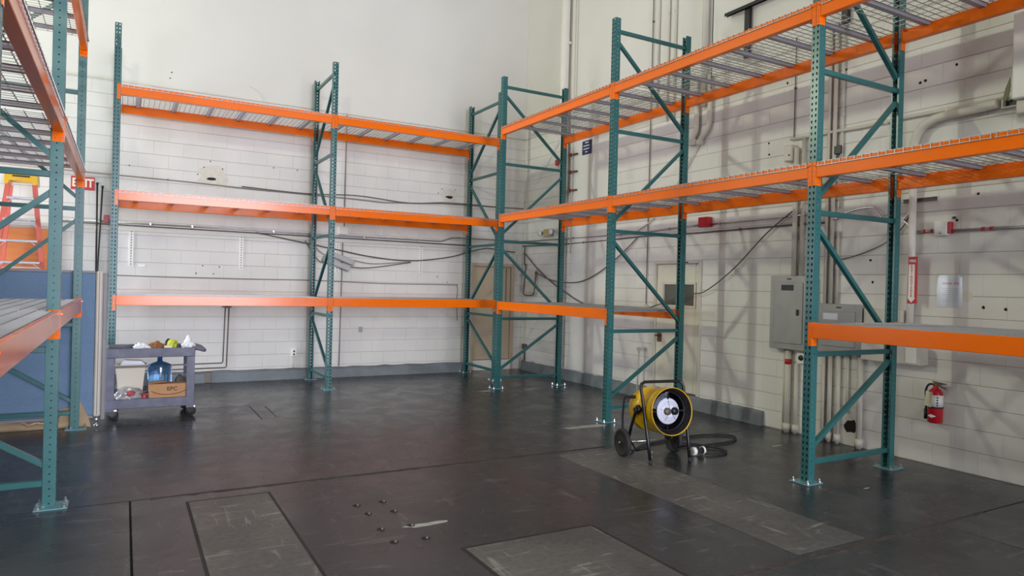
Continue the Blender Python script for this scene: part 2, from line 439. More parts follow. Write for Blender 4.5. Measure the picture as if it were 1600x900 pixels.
# concrete curbs
def curb(name, mb, lab):
    struct(obj(name, mb, 'curb'), lab, 'baseboard')
def rough_curb(axis, a0, a1, face, back, h):
    mb = MB(); n = 60; vs = []
    for i in range(n+1):
        t = a0+(a1-a0)*i/n; hh = h+0.004*math.sin(i*1.7)+0.012*(random.random()-0.5); fo = face+0.006*math.sin(i*0.7)
        p = [(back, -0.0), (back, hh), (fo+(back-face)*0.25, hh), (fo, hh-0.03), (fo-(0.015 if back > face else -0.015), 0)]
        for q, z in p: vs.append((t, q, z) if axis == 'x' else (q, t, z))
    fs = []
    for i in range(n):
        for k in range(5): fs.append((i*5+k, i*5+(k+1) % 5, (i+1)*5+(k+1) % 5, (i+1)*5+k))
    fs += [(0,1,2,3,4), tuple(n*5+k for k in (4,3,2,1,0))]
    return mb.add(vs, fs)
curb('baseboard_back', rough_curb('x', -3.0, 5.62, YW-0.10, YW+0.004, 0.172), 'low grey concrete curb along the foot of the far wall')
curb('baseboard_right', rough_curb('y', 5.77, YW-0.12, XW-0.045, XW+0.004, 0.178), 'low grey concrete curb along the foot of the right wall')
obj('gap_filler', MB().bbox(1.12, 1.21, YW-0.125, YW-0.02, 0, 0.165, 0.006), 'brownpipe', bpy.data.objects['baseboard_back'])

# door 1, far wall
d1 = struct(obj('door_1', MB().bbox(D1[0]+0.07, D1[1]-0.07, YW+0.03, YW+0.08, 0.20, D1[2]-0.06, 0.004), 'door_tan'), 'tan painted door in the far wall beside the corner', 'door')
obj('door_frame', MB().bbox(D1[0], D1[0]+0.06, YW-0.02, YW+0.1, 0.0, D1[2], 0.004).bbox(D1[1]-0.06, D1[1], YW-0.02, YW+0.1, 0.0, D1[2], 0.004).bbox(D1[0]+0.061, D1[1]-0.061, YW-0.02, YW+0.1, D1[2]-0.055, D1[2], 0.004), 'door_tan', d1)
obj('threshold', MB().bbox(D1[0]+0.061, D1[1]-0.061, YW-0.03, YW+0.1, 0.0, 0.19, 0.006), 'white', d1)
obj('door_edge_strip', MB().box(D1[1]-0.17, D1[1]-0.155, YW+0.024, YW+0.03, 1.3, 1.95), 'brownpipe', d1)
# door 2, right wall
y0, y1, zt = D2
d2 = struct(obj('door_2', MB().bbox(XW+0.012, XW+0.05, y0+0.05, 6.99, 0.2, zt-0.05, 0.003).bbox(XW+0.012, XW+0.05, 7.62, y1-0.05, 0.2, zt-0.05, 0.003)
    .bbox(XW+0.012, XW+0.05, 6.9901, 7.6199, 0.2, 1.40, 0.001).bbox(XW+0.012, XW+0.05, 6.9901, 7.6199, 1.70, zt-0.05, 0.001), 'door_cream'), 'cream door with a small window in the right wall', 'door')
obj('door_frame', MB().bbox(XW-0.025, XW+0.1, y0, y0+0.045, 0.18, zt, 0.004).bbox(XW-0.025, XW+0.1, y1-0.045, y1, 0.18, zt, 0.004).bbox(XW-0.025, XW+0.1, y0+0.046, y1-0.046, zt-0.045, zt, 0.004), 'paint_trim', d2)
wf = obj('window_frame', MB().bbox(XW-0.004, XW+0.03, 6.965, 7.0, 1.37, 1.73, 0.003).bbox(XW-0.004, XW+0.03, 7.61, 7.645, 1.37, 1.73, 0.003).bbox(XW-0.004, XW+0.03, 7.001, 7.609, 1.37, 1.405, 0.003).bbox(XW-0.004, XW+0.03, 7.001, 7.609, 1.695, 1.73, 0.003), 'paint_trim', d2)
obj('window_pane', MB().box(XW+0.026, XW+0.03, 6.995, 7.615, 1.40, 1.70), 'glass', wf)
obj('room_beyond', MB().box(XW+0.10, XW+0.11, 7.28, 7.42, 1.40, 1.70), 'stain', wf)
for z in (0.33, 1.05, 1.83): obj('hinge', MB().tube([(XW-0.006, y0+0.045, z-0.08), (XW-0.006, y0+0.045, z+0.08)], 0.011, 8), 'brownpipe', d2)
obj('door_plate', MB().box(XW+0.008, XW+0.012, 6.975, 7.11, 1.945, 2.0-0.02), 'papergrey', d2)
obj('closer_mark', MB().box(XW-0.028, XW-0.024, 7.10, 7.15, 1.995, 2.01), 'black', d2)
lv = obj('lock_plate', MB().bbox(XW+0.004, XW+0.013, 7.64, 7.73, 0.86, 0.99, 0.002), 'rust', d2)
obj('lever', MB().bar((XW-0.02, 7.73, 0.95), (XW-0.02, 7.64, 0.95), 0.018, 0.018).bar((XW+0.01, 7.70, 0.95), (XW-0.02, 7.70, 0.95), 0.02, 0.02), 'black', lv)

# marks on the walls
def wall_hole(wall, p, r, m='hole', n=9, el=1.0):
    bk = wall is wall_back; mb = MB()
    poly = [(r*el*math.cos(2*PI*k/n)*(0.75+0.5*random.random()), r*math.sin(2*PI*k/n)*(0.75+0.5*random.random())) for k in range(n)]
    mt = Matrix.Translation((p[0], YW-0.0005, p[1])) @ Matrix.Rotation(PI/2, 4, 'X') if bk else Matrix.Translation((XW-0.0005, p[0], p[1])) @ Matrix.Rotation(-PI/2, 4, 'Z') @ Matrix.Rotation(PI/2, 4, 'X')
    obj('anchor_hole' if m == 'hole' else 'paint_scar', mb.prism(poly, 0.0, 0.0012 if m == 'hole' else 0.0006, mt), m, wall)
wall_hole(wall_back, (1.19, 3.20), 0.17, 'stain', 14, 1.3); wall_hole(wall_back, (1.16, 3.165), 0.024, 'hole', 10, 3.0)
wall_hole(wall_back, (5.20, 3.26), 0.15, 'stain', 14, 1.2); wall_hole(wall_back, (5.205, 3.223), 0.026, 'hole', 10, 3.0)
for p in ((1.137,3.434),(1.048,3.335),(0.96,3.218),(1.314,3.334),(2.083,3.435),(2.457,3.433),(0.036,3.256),(5.05,3.36),(5.32,3.37),(4.98,3.28),(0.97,1.69),(1.22,1.69),(1.06,1.81),(1.30,1.80),(0.55,4.63),(0.57,4.72),(5.0,1.75),(5.2,1.65)):
    wall_hole(wall_back, p, 0.010)
for p in ((5.80,3.43),(5.79,3.29),(4.80,4.17),(4.79,4.06),(3.98,3.72),(3.93,3.73),(3.64,3.81),(5.55,4.10),(3.35,1.53),(3.17,1.52),(3.36,1.24),(3.19,1.24),(3.60,2.34),(3.42,2.57),(9.10,1.5),(9.15,1.42),(4.45,1.98),(4.42,1.75)):
    wall_hole(wall_right, p, 0.014)
wall_hole(wall_right, (4.62, 0.21), 0.075, 'hole', 12, 1.1)
wall_hole(wall_right, (3.5, 1.63), 0.05, 'stain', 9, 1.2)
obj('wall_scar', MB().tube(spline([(1.66, YW-0.001, 4.70), (1.80, YW-0.001, 4.63), (1.88, YW-0.001, 4.52), (1.90, YW-0.001, 4.42)]), 0.006, 5), 'stain', wall_back)

# ------------------------------------------------------------------ pallet racks
L, WP, D, H, PT = 2.82, 0.0762, 1.216, 4.877, 0.0508
def post_mesh():
    bm = bmesh.new()
    def cell(o, ux, uz, wd, ht, hole):
        rect = [(-wd/2,-ht/2),(0,-ht/2),(wd/2,-ht/2),(wd/2,0),(wd/2,ht/2),(0,ht/2),(-wd/2,ht/2),(-wd/2,0)]
        V = lambda p: bm.verts.new(o+ux*p[0]+uz*p[1])
        a = [V(p) for p in rect]; b = [V(p) for p in hole]
        for i in range(8): bm.faces.new((a[i], a[(i+1) % 8], b[(i+1) % 8], b[i]))
    Z = Vector((0,0,1)); X = Vector((1,0,0)); Y = Vector((0,1,0))
    tear = [(-0.0045,-0.012),(0,-0.013),(0.0045,-0.012),(0.0075,0.0),(0.008,0.009),(0,0.013),(-0.008,0.009),(-0.0075,0.0)]
    r = 0.0052; k = r*0.72
    rnd = [(-k,-k),(0,-r),(k,-k),(r,0),(k,k),(0,r),(-k,k),(-r,0)]
    for i in range(96):
        z = (i+0.5)*PT
        for sx in (-1, 1): cell(Vector((sx*WP/4, 0, z)), X, Z, WP/2, PT, tear)
        cell(Vector((WP/2, WP/2, z)), Y, Z, WP, PT, rnd)
        cell(Vector((-WP/2, WP/2, z)), -Y, Z, WP, PT, rnd)
    for sx in (-1, 1):
        vs = [bm.verts.new((sx*WP/2, WP, 0)), bm.verts.new((sx*(WP/2-0.016), WP, 0)), bm.verts.new((sx*(WP/2-0.016), WP, H)), bm.verts.new((sx*WP/2, WP, H))]
        bm.faces.new(vs if sx > 0 else vs[::-1])
    bmesh.ops.remove_doubles(bm, verts=bm.verts, dist=1e-5)
    bmesh.ops.recalc_face_normals(bm, faces=bm.faces)
    bmesh.ops.solidify(bm, geom=bm.faces[:], thickness=0.0022)
    me = bpy.data.meshes.new('post'); bm.to_mesh(me); bm.free(); me.materials.append(M['teal'])
    return me
POST = post_mesh()
def plate_mesh():
    return MB().bbox(-0.095, 0.095, -0.075, 0.125, 0.0, 0.010, 0.003).mesh('base_plate', 'plate')
PLATE = plate_mesh()
BOLT = MB().lathe([(0.0,0.040),(0.007,0.040),(0.008,0.036),(0.008,0.022),(0.014,0.022),(0.015,0.012),(0.020,0.012),(0.020,0.010)], 8, smooth=False).mesh('anchor_bolt', 'zinc')
ZS = (0.172, 1.096, 2.312, 3.528, 4.735)
STRUT = MB().bbox(-0.019, 0.019, WP-0.016, D-WP+0.016, -0.0215, 0.0215, 0.003).mesh('strut', 'teal')
def brace_mesh(za, zb):       # from front post at za to back post at zb
    return MB().bar((0, WP-0.012, za), (0, D-WP+0.012, zb), 0.036, 0.040, (1,0,0)).mesh('brace', 'teal')
BR = [brace_mesh(ZS[0]+0.12, ZS[1]-0.09), brace_mesh(ZS[2]-0.12, ZS[1]+0.12), brace_mesh(ZS[2]+0.12, ZS[3]-0.11), brace_mesh(ZS[4]-0.13, ZS[3]+0.12)]
BL = L-WP-0.010
def beam_mesh(s):             # s=+1 front beam (step towards +y), -1 back beam
    prof = [(0,0),(0,0.127),(0.022,0.127),(0.022,0.086),(0.0635,0.086),(0.0635,0)]
    vs = []
    b = 0.003
    prof = [(b,0),(0,b),(0,0.127-b),(b,0.127),(0.022,0.127),(0.022,0.086),(0.0635,0.086),(0.0635,b),(0.0635-b,0)]
    n = len(prof); mb = MB()
    for x in (-BL/2, BL/2):
        for y, z in prof: vs.append((x, s*(y-0.002), z))
    fs = [(i, (i+1) % n, n+(i+1) % n, n+i) for i in range(n)]+[tuple(range(n)), tuple(range(2*n-1, n-1, -1))]
    if s < 0: fs = [tuple(reversed(f)) for f in fs]
    return mb.add(vs, [tuple(reversed(f)) for f in fs]).mesh('beam', 'orange')
BEAM = {1: beam_mesh(1), -1: beam_mesh(-1)}
def connector_mesh(s, e):     # e=+1: connector at the left end of a beam (post on its left); local origin at beam-side edge of the post face
    bm = bmesh.new()
    def cell(o, ux, uz, wd, ht, r):
        k = r*0.72
        hole = [(-k,-k),(0,-r),(k,-k),(r,0),(k,k),(0,r),(-k,k),(-r,0)]
        rect = [(-wd/2,-ht/2),(0,-ht/2),(wd/2,-ht/2),(wd/2,0),(wd/2,ht/2),(0,ht/2),(-wd/2,ht/2),(-wd/2,0)]
        a = [bm.verts.new(o+ux*p[0]+uz*p[1]) for p in rect]; b = [bm.verts.new(o+ux*p[0]+uz*p[1]) for p in hole]
        for i in range(8): bm.faces.new((a[i], a[(i+1) % 8], b[(i+1) % 8], b[i]))
    X = Vector((e,0,0)); Y = Vector((0,s,0)); Z = Vector((0,0,1))
    for i in range(4):
        z = 0.05*(i+0.5)
        cell(Vector((-e*0.018, -s*0.0035, z)), X, Z, 0.036, 0.05, 0.0035)
        cell(Vector((e*0.0, s*0.014, z)), Y, Z, 0.035, 0.05, 0.0045)
        cell(Vector((e*0.0, s*0.049, z)), Y, Z, 0.035, 0.05, 0.0055 if i == 0 else 0.002)
    bmesh.ops.remove_doubles(bm, verts=bm.verts, dist=6e-4)
    bmesh.ops.recalc_face_normals(bm, faces=bm.faces)
    bmesh.ops.solidify(bm, geom=bm.faces[:], thickness=0.0035)
    # safety clip at the upper corner
    r = bmesh.ops.create_cube(bm, size=1)['verts']
    for v in r: v.co = Vector((-e*0.004+v.co.x*0.020, -s*0.010+v.co.y*0.014, 0.172+v.co.z*0.012))
    me = bpy.data.meshes.new('connector'); bm.to_mesh(me); bm.free(); me.materials.append(M['orange'])
    return me
CONN = {(s, e): connector_mesh(s, e) for s in (1, -1) for e in (1, -1)}
DW = (BL-0.02)/2
def deck_mesh(fall):
    mb = MB(); r = 0.0028
    ya, yb = (-0.007, D+0.007) if fall else (0.024, D-0.024)
    nx = 21
    for i in range(nx):
        x = -DW/2+0.012+(DW-0.024)*i/(nx-1)
        pts = [(x, ya, 0), (x, yb, 0)]
        if fall: pts = [(x, ya, -0.040), (x, ya, 0), (x, yb, 0), (x, yb, -0.040)]
        for p, q in zip(pts[:-1], pts[1:]): mb.bar(p, q, 2*r, 2*r, (1, 0, 0))
    ny = 12
    for j in range(ny):
        y = (0.03 if fall else ya+0.01)+((D-0.06) if fall else (yb-ya-0.02))*j/(ny-1)
        mb.bar((-DW/2, y, 0.0052), (DW/2, y, 0.0052), 2*r, 2*r)
    if fall:
        for y in (ya-0.0045, yb+0.0045): mb.bar((-DW/2, y, -0.034), (DW/2, y, -0.034), 2*r, 2*r)
    return mb.mesh('wire_deck', 'wire')
DECK = {True: deck_mesh(True), False: deck_mesh(False)}
def channel_mesh():
    mb = MB(); a, h, t = 0.024, 0.036, 0.002; y0_, y1_ = 0.026, D-0.026
    mb.box(-a, a, y0_, y1_, -h, -h+t).box(-a, -a+t, y0_, y1_, -h+t, -0.004).box(a-t, a, y0_, y1_, -h+t, -0.004)
    mb.box(-a-0.012, -a, y0_, y1_, -0.004-t, -0.004).box(a, a+0.012, y0_, y1_, -0.004-t, -0.004)
    return mb.mesh('channel', 'channel')
CHAN = channel_mesh()
def rack(loc, rotz, nframes, skip, label):
    R = thing('pallet_rack', loc, label, 'pallet rack', rotz)
    for i in range(nframes):
        u = i*L
        for back in (0, 1):
            rz = PI if back else 0.0
            p = inst('post', POST, R, (u, D if back else 0, 0.010), (0, 0, rz))
            inst('base_plate', PLATE, p, (0, 0, -0.010))
            for bx, by in ((-0.072, -0.052), (0.072, -0.052), (-0.072, 0.100), (0.072, 0.100)):
                inst('anchor_bolt', BOLT, p, (bx, by, -0.010))
        for z in ZS: inst('strut', STRUT, R, (u, 0, z))
        for b in BR: inst('brace', b, R, (u, 0, 0))
    for b in range(nframes-1):
        for lv_, zc in enumerate((1.172, 2.536, 3.903)):
            if (b, lv_) in skip: continue
            um = b*L+L/2; fall = lv_ > 0
            for s, y in ((1, 0.0), (-1, D)):
                bm_ = inst('beam', BEAM[s], R, (um, y, zc+0.068))
                inst('connector', CONN[(s, 1)], bm_, (-(L-WP)/2+0.0005, 0, -0.068))
                inst('connector', CONN[(s, -1)], bm_, ((L-WP)/2-0.0005, 0, -0.068))
            for k in (-1, 1):
                dz = 0.003 if fall else -0.006
                dk = inst('wire_deck', DECK[fall], R, (um+k*(DW/2+0.006), 0, zc+0.195+dz))
                for c in (-1, 0, 1): inst('channel', CHAN, dk, (c*DW*0.345, 0, 0))
    return R
rack((-0.126, 10.285, 0), 0.0, 3, set(), 'teal and orange pallet rack standing along the far block wall')
rack((5.099, 9.525, 0), -PI/2, 4, {(1, 0)}, 'teal and orange pallet rack along the right wall in front of the electrical panels')
rack((-0.3825, 2.914, 0), PI/2, 3, set(), 'teal and orange pallet rack at the left edge in front of the blue divider')
# ------------------------------------------------------------------ left side: divider, ladder, board, poles
t = thing('office_divider', (-1.6, 8.67, 0), 'blue fabric office divider panel behind the left pallet rack', 'divider')
obj('fabric_panel', MB().bbox(-5.0, -0.262, 8.645, 8.695, 0.115, 1.64, 0.006), 'fabricblue', t)
obj('top_rail', MB().bbox(-5.0, -0.262, 8.640, 8.700, 1.6405, 1.665, 0.004), 'dividergrey', t)
obj('bottom_rail', MB().bbox(-5.0, -0.262, 8.640, 8.700, 0.085, 0.1145, 0.004), 'dividergrey', t)
ep = obj('end_post', MB().bbox(-0.258, -0.195, 8.635, 8.70, 0.10, 1.662, 0.012), 'dividertrim', t)
obj('groove_strip', MB().box(-0.230, -0.222, 8.632, 8.6345, 0.12, 1.65), 'dividergrey', ep)
obj('side_post', MB().bbox(-0.192, -0.150, 8.655, 8.72, 0.06, 1.645, 0.006), 'dividergrey', t)
obj('foot', MB().tube([(-0.226, 8.665, 0.10), (-0.226, 8.665, 0.02)], 0.012, 10).lathe([(0.0,0.02),(0.012,0.02),(0.03,0.006),(0.03,0.0),(0,0)], 12, Matrix.Translation((-0.226, 8.665, 0))), 'chrome', t)
obj('foot', MB().bbox(-4.95, -4.88, 8.63, 8.71, 0, 0.084, 0.004), 'black', t)

mb = MB(); n = 40; vs = []
for i in range(n+1):
    x = -1.9+1.42*i/n; h = 0.075+0.028*math.sin(i*0.55)+0.015*math.sin(i*1.6+1)
    if i < 4: h *= (i+1)/5
    for yy, zz in ((8.615, 0.0), (8.605, 0.35*h), (8.64+0.01*math.sin(i), min(0.9*h, 0.08)), (8.72, min(h, 0.07)), (8.80, 0.5*h), (8.88+0.02*math.sin(i*0.8), 0.0)): vs.append((x, yy, zz))
fs = [(i*6+k, i*6+(k+1) % 6, (i+1)*6+(k+1) % 6, (i+1)*6+k) for i in range(n) for k in range(6)]+[(5,4,3,2,1,0), tuple(n*6+k for k in range(6))]
mb.add(vs, [tuple(reversed(f)) for f in fs], True)
one('canvas_tarp', mb, 'tarp', 'beige canvas tarp bunched on the floor under the blue divider', 'tarp')
mb = MB().prism([(-0.56, 0.0), (-0.275, 0.0), (-0.30, 0.10), (-0.375, 0.27), (-0.40, 0.28), (-0.47, 0.22), (-0.56, 0.20)], 0, 0.012,
                Matrix.Translation((0, 8.632, 0)) @ Matrix.Rotation(PI/2, 4, 'X'))
one('cardboard_scrap', mb, 'tarp', 'tan cardboard scrap leaning against the foot of the blue divider', 'cardboard')

# step ladder
t = thing('step_ladder', (-1.2, 11.25, 0), 'red fibreglass step ladder with yellow top by the far wall', 'ladder')
cap = obj('top_cap', MB().prism([(-1.385, 2.94), (-1.03, 2.94), (-1.025, 2.80), (-1.065, 2.79), (-1.085, 2.84), (-1.33, 2.84), (-1.35, 2.79), (-1.39, 2.80)], 0, 0.30,
    Matrix.Translation((0, 11.40, 0)) @ Matrix.Rotation(PI/2, 4, 'X')), 'capyellow', t)
obj('cap_lettering', MB().box(-1.30, -1.11, 11.097, 11.0995, 2.888, 2.908), 'ink', cap)
for s in (-1, 1):
    obj('front_rail', MB().bar((-1.205+s*0.145, 11.14, 2.80), (-1.205+s*0.43, 10.86, 0.0), 0.055, 0.035, (0,1,0)), 'ladderred', t)
    obj('rear_rail', MB().bar((-1.205+s*0.135, 11.36, 2.80), (-1.205+s*0.36, 11.55, 0.0), 0.045, 0.03, (0,1,0)), 'ladderred', t)
for k in range(9):
    z = 2.62-0.283*k; f = (2.80-z)/2.80; hw = 0.145+0.285*f; y = 11.14-0.28*f
    st = obj('step', MB().bbox(-1.205-hw+0.015, -1.205+hw-0.015, y-0.045, y+0.045, z-0.025, z+0.005, 0.004), 'alu', t)
    for s in (-1, 1): obj('step_brace', MB().bar((-1.205+s*(hw-0.09), y-0.047, z-0.02), (-1.205+s*(hw-0.005), y-0.047, z-0.095), 0.006, 0.022, (0,1,0)), 'alu', st)
for k in range(4):
    z = 2.3-0.6*k; f = (2.80-z)/2.80
    obj('rear_bar', MB().bar((-1.205-0.135-0.225*f, 11.36+0.19*f, z), (-1.205+0.135+0.225*f, 11.36+0.19*f, z), 0.03, 0.02), 'alu', t)

mb = MB().bbox(-2.3, -0.90, 11.575, 11.60, 0.0, 2.245, 0.004)
one('wood_board', mb, 'board', 'orange brown wooden board standing on the far wall behind the ladder', 'board')
one('black_pole', MB().tube([(-0.345, 11.655, 0.17), (-0.362, 11.655, 2.945)], 0.012, 8).lathe([(0.0,2.96),(0.018,2.96),(0.018,2.935),(0.0,2.935)], 8, Matrix.Translation((-0.362, 11.655, 0))), 'black',
    'black thin pole standing upright on the far wall, taller of two', 'pole')
one('black_pole', MB().tube([(-0.31, 11.60, 0.17), (-0.338, 11.615, 1.6), (-0.296, 11.655, 2.905)], 0.011, 8).lathe([(0.0,2.92),(0.017,2.92),(0.017,2.895),(0.0,2.895)], 8, Matrix.Translation((-0.296, 11.655, 0))), 'black',
    'black thin pole leaning on the far wall, shorter of two', 'pole')
t = thing('exit_sign', (-0.54, YW, 2.845), 'red exit sign with cream letters on the far wall', 'sign')
obj('sign_plate', MB().bbox(-0.686, -0.394, YW-0.012, YW-0.0005, 2.845, 3.03, 0.002), 'signred', t)
text('lettering', 'EXIT', 0.165, 'signcream', t, (-0.54, YW-0.0135, 2.936), 'back', bold=0.006, sx=0.78)
one('alarm_box', MB().bbox(-0.268, -0.208, YW-0.045, YW-0.0005, 2.39, 2.50, 0.006), 'pink', 'small pinkish red box on the far wall left of the rack post', 'alarm')

# ------------------------------------------------------------------ far wall fittings
def bk(*p): return [(x, YW-d, z) for x, z, d in p]
one('wall_rail', MB().bbox(-3.0, 5.70, YW-0.03, YW-0.0005, 2.285, 2.335, 0.004), 'paint_trim', 'long cream wooden rail fixed across the far wall', 'rail')
def conduit(name, pts, r, m, lab, cat='conduit', n=8, clips=(), group=None, wall='back'):
    mb = MB().tube(pts, r, n)
    for c in clips:
        if wall == 'back': mb.bbox(c[0]-0.012, c[0]+0.012, YW-2*r-0.012, YW-0.0005, c[1]-r-0.006, c[1]+r+0.006, 0.002)
        else: mb.bbox(XW-2*r-0.012, XW-0.0005, c[0]-0.012, c[0]+0.012, c[1]-r-0.006, c[1]+r+0.006, 0.002)
    return one(name, mb, m, lab, cat, group)
conduit('metal_conduit', bk((-0.9,2.405,.02),(1.6,2.405,.02),(2.7,2.395,.02),(5.0,2.40,.02),(5.08,2.405,.02),(5.25,2.47,.02),(5.35,2.482,.02),(6.66,2.487,.02)), 0.013, 'conduit',
    'silver conduit running along the far wall just above the cream rail', clips=((0.33,2.405),(0.9,2.405),(2.1,2.40),(3.6,2.397),(4.6,2.399)))
conduit('metal_conduit', bk((-0.9,2.372,.018),(1.6,2.362,.018),(5.6,2.352,.018)), 0.010, 'darkcable', 'dark thin pipe resting on top of the cream rail', clips=())
conduit('metal_conduit', bk((-2.9,3.13,.014),(0.8,3.085,.014),(1.86,3.055,.014),(3.3,3.04,.014),(3.95,3.02,.016),(5.05,3.09,.016),(6.78,3.13,.014)), 0.010, 'greycable',
    'grey cable line crossing the far wall midway between upper beams', 'cable', clips=((0.55,3.09),(2.0,3.055)))
conduit('black_cable', spline(bk((1.6,3.085,.03),(2.6,3.06,.03),(3.48,3.10,.03),(4.4,3.05,.03),(5.17,3.115,.03),(6.2,3.115,.03))), 0.008, 'darkcable', 'dark cable sagging beside the grey line on the far wall', 'cable')
conduit('black_cable', spline(bk((-0.6,1.635,.012),(0.5,1.62,.012),(1.65,1.618,.012),(2.76,1.626,.012),(3.98,1.602,.012),(5.25,1.608,.012),(5.40,1.575,.012),(5.40,1.30,.012),(5.42,0.95,.012))), 0.008, 'greycable',
    'thin grey cable run straight across the far wall below the shelf standards', 'cable')
conduit('wall_conduit', bk((3.258,4.455,.014),(3.256,2.56,.014)), 0.011, 'greycable', 'grey vertical conduit dropping to a junction box on the far wall')
conduit('wall_conduit', bk((3.24,2.28,.014),(3.222,0.18,.014)), 0.010, 'greycable', 'grey vertical conduit below the junction box on the far wall')
t = thing('junction_box', (3.235, YW, 2.41), 'white square junction box on the far wall beside the middle frame', 'junction box')
obj('box_body', MB().bbox(3.155, 3.315, YW-0.06, YW-0.0005, 2.42, 2.545, 0.004), 'white', t)
obj('cover', MB().bbox(3.165, 3.305, YW-0.066, YW-0.0605, 2.428, 2.537, 0.002), 'white', t)
for x, lab in ((0.085, 'white slotted shelf standard nearest the left frame of the far rack'), (1.617, 'white slotted shelf standard midway along the left bay of the far rack'),
               (3.152, 'white slotted shelf standard under the white junction box'), (4.67, 'white slotted shelf standard midway along the right bay of the far rack'),
               (6.67, 'white slotted shelf standard beside the tan door')):
    t = thing('shelf_standard', (x, YW, 1.77), lab, 'shelf standard', group='slotted standards on the far wall')
    z0_, z1_ = (1.70, 2.26) if x > 6 else (1.77, 2.28)
    obj('strip', MB().bbox(x-0.03, x-0.012, YW-0.018, YW-0.0005, z0_, z1_, 0.002).bbox(x+0.012, x+0.03, YW-0.018, YW-0.0005, z0_, z1_, 0.002).box(x-0.012, x+0.012, YW-0.004, YW-0.0005, z0_, z1_), 'white', t)
    mb = MB()
    for k in range(13): mb.box(x-0.007, x+0.007, YW-0.0065, YW-0.0042, z0_+0.02+k*0.04, z0_+0.036+k*0.04)
    obj('slots', mb, 'brownpipe', t)
t = thing('ballast_pair', (3.15, YW-0.1, 1.85), 'two grey metal ballasts hanging aslant from cables by the middle frame', 'ballast')
for k, (dx, dz) in enumerate(((0.05, 0.05), (-0.03, -0.05))):
    mt = Matrix.Translation((3.15+dx, YW-0.09, 1.965+dz)) @ Matrix.Rotation(math.radians(20), 4, 'Y')
    mb = MB().bbox(-0.24, 0.24, -0.03, 0.03, -0.045, 0.045, 0.006); mb.v = [mt @ v for v in mb.v]
    obj('ballast', mb, 'panelgrey', t)
conduit('black_cable', spline(bk((1.83,2.37,.03),(2.23,2.30,.05),(2.7,2.225,.06),(3.18,2.148,.06),(3.74,2.06,.05),(4.45,2.02,.05),(5.2,2.114,.05),(5.65,2.241,.04),(6.0,2.317,.03),(6.25,2.29,.03),(6.6,2.27,.03))), 0.010, 'darkcable',
    'thick dark cable sagging in a long curve across the far wall', 'cable')
conduit('black_cable', spline(bk((2.75,2.20,.06),(2.95,2.05,.08),(3.36,1.995,.08),(3.74,1.941,.06),(4.2,1.975,.05),(4.45,2.0,.06))), 0.007, 'greycable', 'thin grey lead from the upper ballast to the sagging cable', 'cable')
conduit('black_cable', spline(bk((2.6,2.28,.06),(2.78,2.0,.09),(2.93,1.92,.09),(3.36,1.87,.07),(3.74,1.872,.06),(4.45,1.99,.08))), 0.008, 'darkcable', 'dark lead from the lower ballast to the sagging cable', 'cable')
def pipe_pair(xv, zl, d, x0, lab):
    one('black_pipe', MB().tube(bk((xv+0.02,1.30,d),(xv+0.01,0.75,d),(xv,zl+0.015,d),(xv-0.015,zl,d),(x0,zl-0.012,d)), 0.009, 8).bbox(xv-0.035, xv+0.055, YW-0.05, YW-0.0005, 1.165, 1.185, 0.003), 'brownpipe', lab, 'pipe')
pipe_pair(1.383, 0.292, 0.02, 0.2, 'inner brown thin pipe bending towards the cart on the far wall')
pipe_pair(1.437, 0.220, 0.024, 0.2, 'outer brown thin pipe bending towards the cart on the far wall')
t = thing('wall_outlet', (2.466, YW, 0.19), 'small white power outlet low on the far wall left of the middle frame', 'outlet')
ob_ = obj('outlet_plate', MB().bbox(2.425, 2.507, YW-0.045, YW-0.0005, 0.365, 0.49, 0.006), 'white', t)
for z in (0.40, 0.45): obj('socket', MB().bbox(2.452, 2.480, YW-0.048, YW-0.0455, z-0.015, z+0.015, 0.001), 'black', ob_)
obj('feed_pipe', MB().tube(bk((2.466,0.364,.02),(2.466,0.17,.02)), 0.010, 8), 'paint_trim', t)
one('switch_plate', MB().bbox(3.555, 3.622, YW-0.012, YW-0.0005, 0.75, 0.842, 0.003), 'panelgrey', 'small grey blank plate on the far wall under the lower beam', 'plate')
one('wall_plate', MB().bbox(0.183, 0.275, YW-0.010, YW-0.0005, 1.762, 1.80, 0.003), 'white', 'small bright white plate on the far wall by the left standard', 'plate')
one('wall_bracket', MB().bar((3.95, YW-0.02, 2.47), (3.95, YW-0.02, 2.55), 0.02, 0.02).bar((3.95, YW-0.02, 2.48), (4.06, YW-0.05, 2.47), 0.02, 0.02).bar((4.06, YW-0.05, 2.47), (4.06, YW-0.05, 2.50), 0.02, 0.03).box(3.94, 3.96, YW-0.02, YW-0.0005, 2.47, 2.55), 'stain',
    'small tan bracket on the far wall above the silver conduit', 'bracket')

# ------------------------------------------------------------------ right wall fittings
def rt(*p): return [(XW-d, y, z) for y, z, d in p]
def rbox(y0_, y1_, z0_, z1_, d, b=0.004, d0=0.0005): return MB().bbox(XW-d, XW-d0, y0_, y1_, z0_, z1_, b)
one('downpipe', MB().tube(rt((10.22,8.35,.09),(10.22,5.2,.09),(10.16,3.66,.09),(10.16,3.30,.09)), 0.078, 16).bbox(XW-0.09, XW-0.0005, 10.13, 10.2, 5.9, 5.94, 0.003), 'whitepipe', 'large white downpipe rising up the right wall near the corner', 'pipe')
one('drain_pipe', MB().tube(rt((10.16,3.31,.09),(10.16,0.2,.09)), 0.035, 12).lathe([(0.05,3.22),(0.05,3.30),(0.035,3.30)], 12, Matrix.Translation((XW-0.09, 10.16, 0))), 'whitepipe', 'narrow cream drain pipe below the large downpipe by the corner', 'pipe')
conduit('wall_conduit', rt((9.97,8.3,.045),(9.965,4.0,.045),(9.96,2.2,.045)), 0.012, 'paint_trim', 'cream thin conduit beside the large downpipe', clips=((9.965,3.95),(9.965,3.25)), wall='right')
